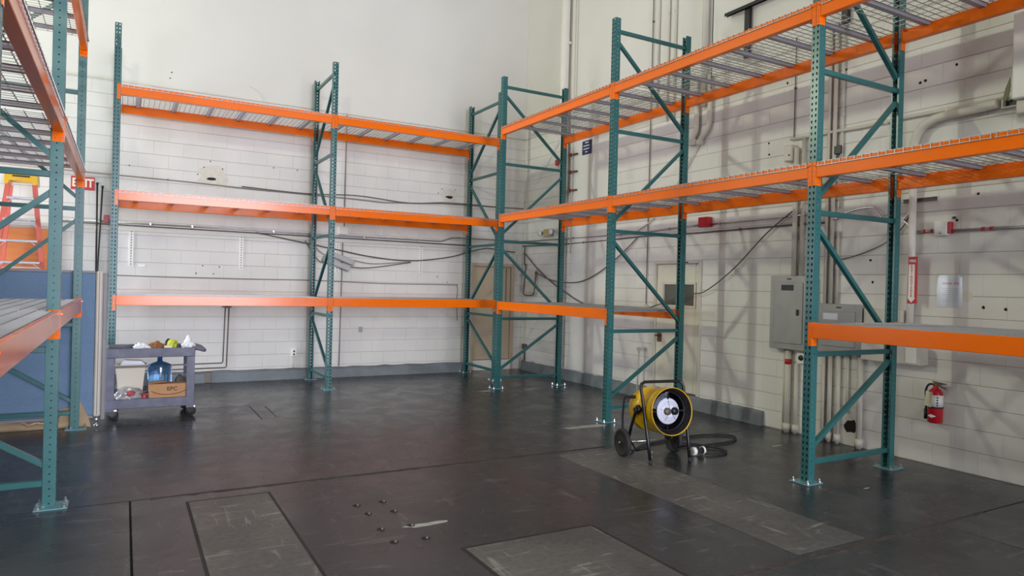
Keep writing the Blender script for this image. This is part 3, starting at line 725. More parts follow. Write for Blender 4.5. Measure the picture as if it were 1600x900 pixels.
t = thing('pipe_bracket', (XW-0.05, 9.98, 3.4), 'rusty pipe clamps beside the blue sign on the right wall', 'bracket')
for z in (3.30, 3.62, 3.92): obj('clamp', MB().bbox(XW-0.07, XW-0.026, 9.82, 10.02, z-0.012, z+0.012, 0.003).bbox(XW-0.09, XW-0.03, 9.985, 10.015, z-0.03, z+0.03, 0.003), 'rust', t)
t = thing('notice_sign', (XW, 9.56, 3.88), 'dark blue notice sign with white lines high on the right wall', 'sign')
obj('sign_plate', MB().bbox(XW-0.032, XW-0.0265, 9.425, 9.70, 3.872, 4.105, 0.002), 'navy', t)
for k, (wd) in enumerate((0.11, 0.20, 0.20, 0.09)):
    for q in range(int(wd/0.036)):
        obj('lettering', MB().box(XW-0.0335, XW-0.0321, 9.562+wd/2-q*0.036-0.028, 9.562+wd/2-q*0.036, 4.062-k*0.052, 4.08-k*0.052), 'white', t)
one('alarm_box', rbox(10.40, 10.52, 3.81, 3.91, 0.05), 'red', 'dark red small box behind the first frame of the right rack', 'alarm')
t = thing('emergency_light', (XW, 10.68, 2.55), 'tan emergency light with two lamp heads on the right wall', 'emergency light')
obj('housing', rbox(10.57, 10.80, 2.54, 2.67, 0.09), 'tan', t)
for y, z, dy in ((10.87, 2.60, 0.3), (10.49, 2.615, -0.2)):
    hd = obj('lamp_head', MB().lathe([(0.0,0.06),(0.03,0.055),(0.052,0.0),(0.056,-0.02),(0.05,-0.02)], 16, Matrix.Translation((XW-0.11, y, z)) @ rot_to((1, 0.2, 0.1))), 'tan' if y > 10.7 else 'dividergrey', t)
    obj('lens', MB().lathe([(0.0,-0.026),(0.03,-0.024),(0.05,-0.018)], 16, Matrix.Translation((XW-0.11, y, z)) @ rot_to((1, 0.2, 0.1))), 'lens', hd)
conduit('metal_conduit', rt((YW-0.02,2.487,.02),(9.3,2.465,.02),(8.1,2.467,.02),(7.2,2.50,.02),(6.88,2.505,.02)), 0.012, 'conduit', 'silver conduit along the right wall left of the red alarm box', clips=((9.9,2.472),(8.6,2.466),(7.5,2.49)), wall='right')
conduit('metal_conduit', rt((6.68,2.50,.02),(6.16,2.508,.02),(5.40,2.516,.02),(5.12,2.516,.02)), 0.012, 'chrome', 'silver conduit along the right wall right of the red alarm box', clips=((6.55,2.503),(5.45,2.516)), wall='right')
conduit('metal_conduit', rt((YW-0.02,2.40,.02),(10.65,2.375,.02),(9.28,2.385,.02),(8.14,2.41,.02),(6.94,2.40,.02),(5.4,2.412,.02),(4.95,2.41,.02)), 0.011, 'darkcable', 'dark pipe running along the right wall below the silver conduit', clips=((9.6,2.383),(6.2,2.407)), wall='right')
t = thing('fire_alarm', (XW, 6.78, 2.47), 'red fire alarm box on the right wall conduit', 'alarm')
obj('alarm_body', rbox(6.69, 6.86, 2.465, 2.60, 0.10, 0.008), 'red', t)
obj('alarm_grille', MB().bbox(XW-0.106, XW-0.1005, 6.72, 6.83, 2.49, 2.575, 0.003), 'red', t)
conduit('black_cable', spline(rt((11.60,2.26,.03),(11.47,2.20,.03),(11.03,1.926,.03),(10.40,1.633,.03),(9.69,1.391,.05),(9.23,1.279,.05))), 0.010, 'darkcable', 'black cable falling diagonally down the right wall near the corner', 'cable')
conduit('black_cable', spline(rt((11.17,1.90,.05),(10.66,1.76,.05),(10.2,1.704,.05),(9.61,1.72,.06),(9.08,1.88,.06),(8.55,2.15,.05),(8.2,2.39,.03))), 0.009, 'darkcable', 'dark cable drooping in a shallow curve behind the first rack bay', 'cable')
conduit('black_cable', spline(rt((5.40,2.57,.04),(5.76,2.328,.05),(6.25,1.906,.06),(6.71,1.613,.08),(7.03,1.554,.08),(7.95,1.322,.05))), 0.008, 'darkcable', 'dark wire slanting across the right wall past the cream door', 'cable')
conduit('black_cable', spline(rt((4.86,1.98,.03),(4.6,2.03,.03),(4.3,2.14,.03),(4.1,2.30,.03),(4.02,2.46,.03))), 0.006, 'darkcable', 'thin dark wire rising to the white pipe beyond the third frame', 'cable')
t = thing('disconnect_box', (XW, 11.28, 1.44), 'narrow cream box with a bent conduit near the room corner', 'box')
obj('box_body', rbox(11.12, 11.44, 1.50, 1.93, 0.06), 'paint_trim', t)
obj('bent_conduit', MB().tube(spline(rt((11.56,2.38,.03),(11.56,2.06,.03),(11.50,2.0,.03),(11.49,1.55,.07),(11.46,1.46,.08),(11.30,1.44,.08),(11.14,1.46,.08),(11.10,1.52,.07),(11.10,1.90,.03))), 0.012, 8), 'darkcable', t)
one('wall_outlet', rbox(11.42, 11.55, 0.40, 0.50, 0.05).tube(rt((11.48,0.40,.025),(11.48,0.19,.025)), 0.014, 8), 'brownpipe', 'small brown outlet box low on the right wall by the corner', 'outlet')

# thin conduits on the upper right wall
for y, r, m, lab in ((7.965, 0.007, 'darkcable', 'dark thin cable on the upper right wall, leftmost of four'), (7.83, 0.014, 'paint_trim', 'cream conduit on the upper right wall, second of four from the corner'),
                     (7.615, 0.014, 'paint_trim', 'cream conduit on the upper right wall, third of four from the corner'), (7.475, 0.018, 'paint_trim', 'cream thicker conduit on the upper right wall, fourth of four')):
    zb_ = 1.35 if y > 7.9 else (4.2 if y > 7.7 else 4.05)
    conduit('wall_conduit', rt((y,8.3,.02),(y,zb_,.02)), r, m, lab, clips=((y,5.6),(y,4.7)), wall='right')
one('valve_fitting', MB().tube(rt((7.955,1.36,.02),(8.02,1.33,.02),(8.02,1.28,.02)), 0.012, 8).bbox(XW-0.05, XW-0.0005, 7.93, 7.98, 1.33, 1.39, 0.004).bbox(XW-0.05, XW-0.0005, 8.0, 8.04, 1.26, 1.31, 0.004), 'paint_trim', 'small cream fitting at the foot of the thin cable by the door', 'fitting')
conduit('wall_conduit', rt((6.87,8.3,.05),(6.86,4.1,.05)), 0.045, 'paint_trim', 'thick cream pipe on the upper right wall above the door', 'pipe', 12)
one('bent_pipe', MB().tube(spline(rt((7.0,4.5,.05),(6.985,4.0,.05),(6.985,3.82,.05),(7.03,3.72,.05),(7.08,3.66,.05))), 0.035, 10).bbox(XW-0.09, XW-0.0005, 6.97, 7.10, 3.60, 3.68, 0.01), 'paint_trim', 'cream bent pipe above the door, left of a pair', 'pipe')
one('bent_pipe', MB().tube(spline(rt((6.76,4.5,.05),(6.745,4.0,.05),(6.76,3.82,.05),(6.86,3.70,.05),(6.93,3.64,.05))), 0.03, 10).bbox(XW-0.08, XW-0.0005, 6.885, 6.965, 3.59, 3.66, 0.01), 'paint_trim', 'cream bent pipe above the door, right of a pair', 'pipe')
conduit('wall_conduit', rt((6.95,3.60,.03),(7.1,3.41,.03),(7.5,2.95,.03),(7.9,2.62,.03),(8.3,2.45,.03)), 0.010, 'paint_trim', 'cream thin tube slanting down the right wall behind the second frame')

# black steel strut bracket above the top shelf
t = thing('strut_bracket', (XW-0.06, 6.15, 4.9), 'black steel strut bracket high on the right wall above the top shelf', 'bracket')
mb = MB().bbox(XW-0.10, XW-0.055, 4.6, 6.48, 5.20, 5.206, 0.001).bbox(XW-0.10, XW-0.094, 4.6, 6.48, 5.165, 5.199, 0.001).bbox(XW-0.061, XW-0.055, 4.6, 6.48, 5.165, 5.199, 0.001)
obj('channel_rail', mb, 'black', t)
obj('upright', MB().bbox(XW-0.054, XW-0.003, 6.11, 6.19, 4.55, 5.20, 0.004), 'black', t)
obj('upright', MB().bbox(XW-0.054, XW-0.003, 4.75, 4.83, 4.55, 5.20, 0.004), 'black', t)
conduit('black_cable', [(6.30, 6.28, 8.3), (6.29, 6.27, 4.12)], 0.006, 'black', 'thin black cable hanging through the top shelf of the right rack', 'cable')

# electrical gear
def panel(name, y0_, y1_, z0_, z1_, d, lab, cat, label=None, lock=None):
    t = thing(name, (XW, (y0_+y1_)/2, z0_), lab, cat)
    obj('enclosure', rbox(y0_, y1_, z0_, z1_, d), 'panelgrey', t)
    dr = obj('panel_door', MB().bbox(XW-d-0.012, XW-d-0.0005, y0_+0.07, y1_-0.07, z0_+0.07, z1_-0.08, 0.004), 'panelgrey', t)
    if label: obj('label_plate', MB().bbox(XW-d-0.0145, XW-d-0.0125, label[0], label[1], label[2], label[3], 0.001), label[4], dr)
    if lock: obj('latch', MB().bbox(XW-d-0.025, XW-d-0.0125, lock[0]-0.018, lock[0]+0.018, lock[1]-0.04, lock[1]+0.03, 0.006), 'black', dr)
    obj('top_slot', MB().box(XW-d-0.002, XW-d-0.0006, (y0_+y1_)/2-0.03, (y0_+y1_)/2+0.03, z1_-0.045, z1_-0.03), 'black', t)
    return t
panel('electrical_panel', 5.095, 5.62, 0.965, 1.815, 0.12, 'tall grey electrical panel on the right wall, left of two', 'electrical panel', (5.285, 5.455, 1.645, 1.71, 'black'), (5.225, 1.40))
panel('electrical_panel', 4.452, 4.985, 0.985, 1.512, 0.12, 'shorter grey electrical panel on the right wall, right of two', 'electrical panel', (4.72, 4.895, 1.34, 1.41, 'papergrey'))
t = thing('wireway', (XW, 4.2, 0.94), 'cream wiring trough beside the shorter electrical panel', 'wireway')
obj('upper_box', rbox(4.03, 4.43, 1.13, 1.475, 0.12), 'paint_trim', t)
obj('upper_cover', MB().bbox(XW-0.126, XW-0.1205, 4.17, 4.41, 1.15, 1.45, 0.003), 'paint_trim', t)
obj('lower_box', rbox(3.83, 4.44, 0.95, 1.129, 0.14), 'paint_trim', t)
obj('lower_cover', MB().bbox(XW-0.146, XW-0.1405, 3.86, 3.97, 0.965, 1.115, 0.003), 'white', t)
t = thing('receptacle', (XW, 5.235, 0.81), 'white plate with a black round receptacle under the tall panel', 'receptacle')
obj('plate', rbox(5.17, 5.285, 0.815, 0.94, 0.05), 'white', t)
obj('dial', MB().lathe([(0.0,0.012),(0.028,0.012),(0.033,0.0)], 16, Matrix.Translation((XW-0.0505, 5.228, 0.878)) @ rot_to((-1,0,0))), 'black', t)
k = 0
for y, r, za, zb_, lab, c in ((5.405, 0.036, 0.0, 0.955, 'cream thick conduit under the tall panel with a red tag', 'conduit'), (5.475, 0.014, 0.0, 0.96, 'cream thin conduit under the left edge of the tall panel', 'conduit'),
        (5.30, 0.024, 0.0, 0.80, 'cream conduit under the black round receptacle', 'conduit'), (4.945, 0.022, 0.0, 0.975, 'cream conduit under the shorter panel, first from left', 'conduit'),
        (4.865, 0.024, 0.0, 0.975, 'cream conduit under the shorter panel, second from left', 'conduit'), (4.765, 0.022, 0.0, 0.975, 'cream conduit under the shorter panel, third from left', 'conduit'),
        (4.66, 0.014, 0.35, 0.975, 'cream thin conduit under the shorter panel, fourth from left', 'conduit'), (4.505, 0.030, 0.0, 0.975, 'cream pipe standing in the broken wall hole', 'pipe')):
    mb = MB().tube(rt((y, za, r+.006), (y, zb_, r+.006)), r, 12)
    if za == 0.0 and r > 0.02: mb.lathe([(r, 0.10), (r+0.012, 0.10), (r+0.012, 0.02), (r, 0.02)], 12, Matrix.Translation((XW-r-0.006, y, 0)))
    o = one('wall_conduit', mb, 'paint_trim', lab, c)
    if r == 0.036: obj('red_tag', MB().lathe([(r+0.001,0.79),(r+0.004,0.79),(r+0.004,0.85),(r+0.001,0.85)], 12, Matrix.Translation((XW-r-0.006, y, 0))), 'red', o)
for y, r, za, zb_, m, lab in ((5.365, 0.030, 1.82, 3.30, 'paint_trim', 'cream conduit rising from the tall panel, left of the third frame'), (5.275, 0.022, 1.82, 3.40, 'stainpipe', 'grey conduit rising from the tall panel, left of the third frame'),
        (5.43, 0.006, 3.42, 4.6, 'darkcable', 'dark thin cable dropping to the upper pipe left of the third frame'),
        (4.955, 0.020, 1.515, 4.6, 'paint_trim', 'cream conduit rising from the shorter panel, first from left'), (4.885, 0.022, 1.515, 4.6, 'paint_trim', 'cream conduit rising from the shorter panel, second from left'),
        (4.815, 0.016, 1.515, 2.3, 'stainpipe', 'grey conduit rising from the shorter panel, third from left'), (4.80, 0.014, 2.55, 4.6, 'stainpipe', 'grey conduit on the upper right wall, right of the cream pair')):
    conduit('wall_conduit', rt((y,za,r+.008),(y,zb_,r+.008)), r, m, lab, n=10, clips=((y,(za+zb_)/2),), wall='right')
t = thing('conduit_body', (XW, 5.43, 3.14), 'cream conduit fitting box above the middle shelf left of the third frame', 'fitting')
obj('box_body', rbox(5.40, 5.51, 3.15, 3.34, 0.09, 0.012), 'paint_trim', t)
obj('cover_screw', MB().lathe([(0.0,0.004),(0.012,0.004),(0.012,0.0)], 8, Matrix.Translation((XW-0.0905, 5.43, 3.22)) @ rot_to((-1,0,0))), 'brownpipe', t)
one('open_box', rbox(4.79, 4.89, 3.145, 3.235, 0.05), 'black', 'small black open box on the right wall behind the third frame', 'box')
conduit('wall_conduit', rt((5.46,3.415,.03),(5.0,3.405,.03),(4.55,3.39,.03),(4.07,3.398,.03),(3.6,3.393,.03),(3.2,3.39,.03)), 0.018, 'paint_trim', 'long cream horizontal pipe at head height of the middle shelf', clips=((4.3,3.395),(3.7,3.394)), wall='right', n=10)
conduit('wall_conduit', spline(rt((3.98,2.70,.07),(3.985,3.05,.07),(3.97,3.16,.07),(3.91,3.26,.07),(3.80,3.315,.07),(3.69,3.328,.07),(3.45,3.335,.07),(3.24,3.345,.07))), 0.042, 'paint_trim', 'thick cream pipe bending over to the white cabinet at top right', 'pipe', 14)
conduit('wall_conduit', spline(rt((4.86,2.43,.04),(4.70,2.50,.04),(4.52,2.53,.04),(4.40,2.52,.04),(4.33,2.44,.04),(4.30,2.38,.04))), 0.012, 'chrome', 'bright bent conduit behind the third frame under the middle shelf', n=8)
t = thing('white_cabinet', (XW, 2.6, 3.3), 'large white wall cabinet cut off by the right edge of the picture', 'cabinet')
obj('cabinet_body', rbox(2.1, 3.07, 3.32, 4.45, 0.22, 0.01, 0.003), 'white', t)
obj('lower_flange', rbox(2.2, 3.06, 3.20, 3.318, 0.16, 0.008), 'paint_trim', t)
t = thing('pull_box', (XW, 3.17, 3.29), 'small cream open box with a curled leaf of tape beside the white cabinet', 'box')
obj('frame', MB().bbox(XW-0.07, XW-0.0005, 3.075, 3.09, 3.295, 3.37, 0.002).bbox(XW-0.07, XW-0.0005, 3.205, 3.22, 3.295, 3.37, 0.002).bbox(XW-0.07, XW-0.0005, 3.0905, 3.2045, 3.295, 3.305, 0.002), 'paint_trim', t)
obj('dark_inside', MB().box(XW-0.02, XW-0.0005, 3.0905, 3.2045, 3.306, 3.37), 'black', t)
obj('tape_curl', MB().prism([(3.19, 3.345), (3.205, 3.40), (3.19, 3.47), (3.155, 3.56), (3.15, 3.48), (3.165, 3.40)], -0.004, 0.004, Matrix.Translation((XW-0.06, 0, 0)) @ Matrix(((0,0,1,0),(1,0,0,0),(0,1,0,0),(0,0,0,1)))), 'leaf', t)

# white pipe with the extinguisher sign
one('white_pipe', MB().tube(rt((3.985,1.135,.06),(3.985,2.70,.06)), 0.034, 14), 'whitepipe', 'white vertical pipe carrying the fire extinguisher sign', 'pipe')
t = thing('extinguisher_sign', (XW-0.1, 3.95, 1.54), 'red and white vertical fire extinguisher sign on the white pipe', 'sign')
XS = XW-0.1; yc = 3.945
obj('sign_plate', MB().bbox(XS-0.003, XS+0.003, yc-0.046, yc+0.046, 1.545, 2.00, 0.0015), 'signred', t)
obj('white_arrow', MB().box(XS-0.0045, XS-0.0032, yc-0.022, yc+0.038, 1.60, 1.925).prism([(yc-0.034, 1.60), (yc+0.046-0.002, 1.60), (yc+0.006, 1.552)], -0.0045, -0.0032, Matrix.Translation((XS, 0, 0)) @ Matrix(((0,0,1,0),(1,0,0,0),(0,1,0,0),(0,0,0,1)))), 'white', t)
text('lettering', 'FIRE', 0.036, 'white', t, (XS-0.0035, yc, 1.958), 'right', bold=0.0008)
for i, ch in enumerate('EXTINGUISHER'): text('lettering', ch, 0.030, 'signred', t, (XS-0.005, yc+0.008, 1.905-i*0.0262), 'right', bold=0.0006)
t = thing('control_box', (XW, 3.70, 2.2), 'white control box with a red edge on the striped conduit', 'box')
obj('box_body', rbox(3.66, 3.775, 2.20, 2.34, 0.06), 'white', t)
obj('red_edge', rbox(3.63, 3.6595, 2.215, 2.325, 0.05), 'red', t)
obj('key_lock', MB().lathe([(0.0,0.012),(0.011,0.012),(0.012,0.0)], 12, Matrix.Translation((XW-0.0605, 3.715, 2.222)) @ rot_to((-1,0,0))), 'chrome', t)
t = thing('striped_conduit', (XW, 3.5, 2.24), 'silver conduit with red couplings running right from the white control box', 'conduit')
obj('pipe', MB().tube(rt((3.629,2.24,.025),(2.2,2.243,.025)), 0.014, 10), 'conduit', t)
for y in (3.36, 3.29): obj('coupling', MB().tube(rt((y-0.012,2.242,.025),(y+0.012,2.242,.025)), 0.019, 10), 'red', t)
t = thing('striped_conduit', (XW, 3.86, 2.24), 'short silver conduit with red couplings left of the white control box', 'conduit')
obj('pipe', MB().tube(rt((3.9475,2.25,.025),(3.776,2.247,.025)), 0.014, 10), 'conduit', t)
for y in (3.88, 3.81): obj('coupling', MB().tube(rt((y-0.010,2.249,.025),(y+0.010,2.249,.025)), 0.019, 10), 'red', t)
one('strut_channel', MB().bbox(XW-0.022, XW-0.0005, 3.785, 4.11, 2.542, 2.55, 0.001).bbox(XW-0.022, XW-0.0005, 3.785, 4.11, 2.572, 2.58, 0.001).box(XW-0.006, XW-0.0005, 3.785, 4.11, 2.55, 2.572), 'brownpipe', 'short dark strut channel behind the white pipe', 'bracket')
one('pipe_clip', MB().bar((XW-0.03, 4.10, 2.375), (XW-0.03, 4.03, 2.45), 0.012, 0.012, (1,0,0)).bar((XW-0.03, 4.10, 2.375), (XW-0.03, 4.03, 2.315), 0.012, 0.012, (1,0,0)).bar((XW-0.03, 4.10, 2.375), (XW-0.0005, 4.10, 2.375), 0.014, 0.014), 'conduit', 'small bent metal clip left of the white pipe', 'clip')
one('square_knockout', rbox(3.61, 3.64, 2.352, 2.376, 0.006, 0.001), 'black', 'small black square plug above the white control box', 'plug')
t = thing('document_sleeve', (XW, 3.645, 1.52), 'clear plastic sleeve holding a printed sheet on the right wall', 'notice')
obj('sheet', MB().bbox(XW-0.005, XW-0.002, 3.545, 3.745, 1.53, 1.80, 0.0008), 'papergrey', t)
obj('sleeve', MB().prism([(3.525, 1.52), (3.758, 1.52), (3.765, 1.70), (3.755, 1.80), (3.73, 1.825), (3.66, 1.818), (3.57, 1.825), (3.535, 1.80)], -0.009, -0.0075, Matrix.Translation((XW, 0, 0)) @ Matrix(((0,0,1,0),(1,0,0,0),(0,1,0,0),(0,0,0,1)))), 'sleeve', t)
for q, (a, b) in enumerate(((3.715, 3.625), (3.612, 3.565))): obj('heading', MB().box(XW-0.0062, XW-0.0052, b, a, 1.735, 1.755), 'signred', t)
for q in range(7): obj('print_line', MB().box(XW-0.0062, XW-0.0052, 3.57, 3.715-0.012*(q % 3), 1.575+q*0.02, 1.579+q*0.02), 'dividergrey', t)

# fire extinguisher
ey, ez, ex = 3.705, 0.425, XW-0.085
t = thing('fire_extinguisher', (ex, ey, ez), 'red fire extinguisher hanging low on the right wall', 'fire extinguisher')
T = Matrix.Translation((ex, ey, ez))
obj('cylinder', MB().lathe([(0.0,0.0),(0.055,0.0),(0.064,0.012),(0.064,0.265),(0.055,0.30),(0.03,0.325),(0.022,0.335),(0.022,0.35),(0,0.35)], 24, T), 'red', t)
obj('label_band', MB().lathe([(0.0648,0.155),(0.0652,0.155),(0.0652,0.265),(0.0648,0.265)], 24, T), 'white', t)
for i in range(4): obj('pictogram', MB().bbox(ex-0.052, ex-0.044, ey-0.050, ey-0.036, ez+0.165+i*0.024, ez+0.178+i*0.024, 0.001), 'navy', t)
obj('strap', MB().lathe([(0.064,0.142),(0.067,0.142),(0.067,0.156),(0.064,0.156)], 24, T), 'black', t)
obj('valve', MB().tube([(ex, ey, ez+0.345), (ex, ey, ez+0.385)], 0.018, 10), 'rust', t)
obj('handle', MB().bar((ex, ey+0.03, ez+0.387), (ex-0.01, ey-0.10, ez+0.375), 0.022, 0.008).bar((ex, ey+0.02, ez+0.365), (ex-0.01, ey-0.10, ez+0.33), 0.022, 0.008), 'brownpipe', t)
obj('hose', MB().tube(spline([(ex, ey+0.015, ez+0.36), (ex-0.005, ey+0.06, ez+0.355), (ex-0.01, ey+0.085, ez+0.30), (ex-0.01, ey+0.082, ez+0.20), (ex-0.01, ey+0.080, ez+0.11)]), 0.010, 8).tube([(ex-0.01, ey+0.080, ez+0.12), (ex-0.01, ey+0.080, ez+0.025)], 0.017, 10), 'black', t)
tg = MB().bbox(-0.0012, 0.0012, -0.042, 0.042, -0.07, 0.07, 0.0005); mt = Matrix.Translation((ex-0.072, ey+0.025, ez+0.225)) @ Matrix.Rotation(0.10, 4, 'X') @ Matrix.Rotation(-0.35, 4, 'Z'); tg.v = [mt @ v for v in tg.v]
obj('tag', tg, 'signcream', t)
a = MB(); n = 9
for i in range(n):
    ang = PI+(-0.62+1.24*i/(n-1)); hh = 0.017*(1-abs(2*i/(n-1)-1))+0.0005
    for s in (-1, 1): a.v.append(T @ Vector((0.0655*math.cos(ang), 0.0655*math.sin(ang), 0.068+s*hh)))
for i in range(n-1): a.f.append([2*i, 2*i+2, 2*i+3, 2*i+1]); a.sm.append(False)
obj('diamond_mark', a, 'white', t)
obj('wall_hook', MB().bbox(ex+0.0, XW-0.0005, ey-0.02, ey+0.02, ez+0.355, ez+0.37, 0.003), 'brownpipe', t)

# ------------------------------------------------------------------ utility cart and its load
X0, X1, Y0, Y1 = -0.155, 0.748, 8.86, 9.44
t = thing('utility_cart', (0.295, 9.15, 0), 'grey plastic two-shelf utility cart standing by the far rack', 'cart')
def tray(z0_, z1_, zl):
    return (MB().bbox(X0, X1, Y0, Y0+0.028, z0_, zl, 0.006).bbox(X0, X1, Y1-0.028, Y1, z0_, zl, 0.006).bbox(X0, X0+0.028, Y0+0.0285, Y1-0.0285, z0_, zl, 0.006)
            .bbox(X1-0.028, X1, Y0+0.0285, Y1-0.0285, z0_, zl, 0.006).box(X0+0.0285, X1-0.0285, Y0+0.0285, Y1-0.0285, z1_-0.012, z1_))
top = obj('top_shelf', tray(0.70, 0.745, 0.802), 'cart', t)
obj('rib', MB().bbox(0.26, 0.275, Y0-0.004, Y0+0.001, 0.705, 0.76, 0.001), 'cart', top)
obj('bottom_shelf', tray(0.125, 0.165, 0.232), 'cart', t)
for x in (X0+0.002, X1-0.087):
    for y in (Y0+0.002, Y1-0.072):
        p = obj('corner_post', MB().bbox(x, x+0.085, y, y+0.012, 0.10, 0.6995, 0.003).bbox(x if x < 0.3 else x+0.073, x+0.012 if x < 0.3 else x+0.085, y+0.0125 if y < 9 else y-0.055, y+0.07 if y < 9 else y-0.0005, 0.10, 0.6995, 0.003), 'cart', t)
        if x > 0.3 and y > 9:
            for z in (0.30, 0.42, 0.54): obj('slot', MB().box(x+0.008, x+0.07, y-0.001, y-0.0005, z, z+0.006), 'conduit', p)
hp = [(X1-0.02, Y0+0.03, 0.80), (X1+0.07, Y0+0.03, 0.775), (X1+0.105, Y0+0.05, 0.765), (X1+0.105, Y1-0.05, 0.765), (X1+0.07, Y1-0.03, 0.775), (X1-0.02, Y1-0.03, 0.80)]
obj('handle', MB().tube(spline(hp, 4), 0.020, 8).bbox(X1-0.004, X1+0.085, Y0+0.05, Y1-0.05, 0.765, 0.785, 0.005), 'cart', t)
for x, y, a_ in ((X0+0.075, Y0+0.05, 0.2), (X1-0.03, Y0+0.05, 0.5), (X0+0.075, Y1-0.07, 0.2), (X1-0.06, Y1-0.07, 0.4)):
    cs = obj('caster', MB().lathe([(0.0,0.016),(0.05,0.016),(0.058,0.008),(0.058,-0.008),(0.05,-0.016),(0,-0.016)], 20, Matrix.Translation((x, y, 0.058)) @ rot_to((math.sin(a_), math.cos(a_), 0))), 'rubber', t)
    obj('fork', MB().prism([(-0.042, 0.10), (0.042, 0.10), (0.036, 0.065), (0.0, 0.035), (-0.036, 0.065)], -0.024, -0.019, Matrix.Translation((x, y, 0)) @ Matrix.Rotation(-a_, 4, 'Z') @ Matrix.Rotation(PI/2, 4, 'X') @ Matrix.Scale(-1, 4, (0,0,1)))
        .prism([(-0.042, 0.10), (0.042, 0.10), (0.036, 0.065), (0.0, 0.035), (-0.036, 0.065)], 0.019, 0.024, Matrix.Translation((x, y, 0)) @ Matrix.Rotation(-a_, 4, 'Z') @ Matrix.Rotation(PI/2, 4, 'X')).box(x-0.04, x+0.04, y-0.03, y+0.03, 0.10, 0.118), 'zinc', cs)
# bottom shelf load (resting at z=0.165)
t = thing('cardboard_box', (0.49, 8.98, 0.165), 'brown cardboard box with a printed curve on the lower cart shelf', 'box')
obj('carton', MB().bbox(0.275, 0.708, 8.895, 9.07, 0.166, 0.385, 0.003), 'cardboard', t)
obj('flap', MB().bar((0.285, 8.985, 0.392), (0.44, 8.985, 0.405), 0.16, 0.004, (0,0,1)), 'cardboard', t)
text('lettering', 'EPC', 0.062, 'ink', t, (0.515, 8.8935, 0.325), 'back', bold=0.001, sx=1.05)
obj('printed_curve', MB().tube(spline([(0.30, 8.8945, 0.305), (0.38, 8.8945, 0.272), (0.47, 8.8945, 0.262), (0.57, 8.8945, 0.272), (0.66, 8.8945, 0.305)]), 0.0035, 5).bar((0.66, 8.8945, 0.305), (0.675, 8.8945, 0.335), 0.003, 0.006), 'ink', t)
J_ = Matrix.Translation((0.395, 9.215, 0.166))
t = thing('water_jug', (0.395, 9.215, 0.166), 'blue clear water jug standing behind the cardboard box', 'jug')
obj('jug_body', MB().lathe([(0.0,0.0),(0.115,0.0),(0.130,0.015),(0.130,0.13),(0.124,0.14),(0.130,0.15),(0.130,0.385),(0.122,0.41),(0.08,0.432),(0.035,0.445),(0.026,0.46),(0.025,0.515),(0.029,0.518),(0.029,0.53),(0.0,0.53)], 32, J_), 'jug', t)
obj('jug_neck', MB().lathe([(0.0262,0.462),(0.0275,0.462),(0.0275,0.51),(0.0262,0.51)], 20, J_), 'navyclear', t)
one('grey_cloth', MB().blob((0.625, 9.24, 0.285), (0.08, 0.10, 0.155), 0.25, 3), 'greycloth', 'grey cloth heap behind the cardboard box on the cart', 'cloth')
t = thing('waste_bin', (0.09, 9.22, 0.166), 'cream square bin with papers at the left of the lower cart shelf', 'bin')
pb = [(0.10, 0.0), (0.145, 0.40), (0.16, 0.40), (0.16, 0.425), (0.15, 0.425)]
mb = MB(); vs = []
for hx, z in ((0.115, 0.0), (0.15, 0.40), (0.162, 0.401), (0.162, 0.425), (0.148, 0.425), (0.112, 0.02)):
    for sx, sy in ((-1,-1),(1,-1),(1,1),(-1,1)): vs.append((0.09+sx*hx, 9.22+sy*hx*0.8, 0.166+z))
fs = [(i*4+k, i*4+(k+1) % 4, (i+1)*4+(k+1) % 4, (i+1)*4+k) for i in range(5) for k in range(4)]+[(3,2,1,0), (20,21,22,23)]
obj('bin_body', mb.add(vs, fs), 'binplastic', t)
for yy in (9.22-0.138, 9.22+0.131): obj('bin_rim', MB().bbox(0.09-0.168, 0.09+0.168, yy, yy+0.007, 0.560, 0.585, 0.002), 'brownpipe', t)
mb = MB().prism([(-0.02, 0.575), (0.02, 0.645), (0.20, 0.63), (0.245, 0.585)], 0, 0.18, Matrix.Translation((0, 9.31, 0)) @ Matrix.Rotation(PI/2, 4, 'X'))
one('paper_stack', mb, 'papergrey', 'pale papers sticking out of the cream bin on the cart', 'paper')
t = thing('plastic_bag', (0.10, 8.99, 0.165), 'grey clear plastic bag with red contents on the lower cart shelf', 'bag')
obj('bag_body', MB().blob((0.09, 8.985, 0.235), (0.165, 0.085, 0.105), 0.35, 5, 4, 2.6), 'plasticbag', t)
obj('red_contents', MB().blob((0.09, 8.93, 0.285), (0.055, 0.035, 0.035), 0.4, 8, 3, 3, False).blob((0.23, 8.935, 0.235), (0.03, 0.03, 0.055), 0.4, 11, 3, 3, False), 'pink', t)
# top shelf load (tray floor at 0.745)
one('plastic_wrap', MB().blob((0.20, 9.02, 0.79), (0.085, 0.07, 0.055), 0.5, 2, 4, 3.2), 'cleanwhite', 'crumpled white plastic wrap on the cart top, left of the brown rag', 'plastic wrap')
one('brown_rag', MB().blob((0.345, 9.03, 0.80), (0.075, 0.075, 0.065), 0.35, 4, 4, 3.0), 'brownpaper', 'brown crumpled paper rag on the middle of the cart top', 'rag')
one('small_box', MB().bbox(0.425, 0.51, 8.98, 9.06, 0.7455, 0.815, 0.003), 'signcream', 'small cream box on the cart top beside the tape roll', 'box')
t = thing('tape_roll', (0.50, 9.16, 0.745), 'lime green tape roll with a black core on the cart top', 'tape')
R_ = Matrix.Translation((0.515, 9.17, 0.812)) @ rot_to((1.0, -0.55, -0.15))
obj('tape', MB().lathe([(0.03,-0.035),(0.062,-0.035),(0.066,0.0),(0.062,0.04),(0.03,0.04),(0.03,-0.035)], 24, R_), 'lime', t)
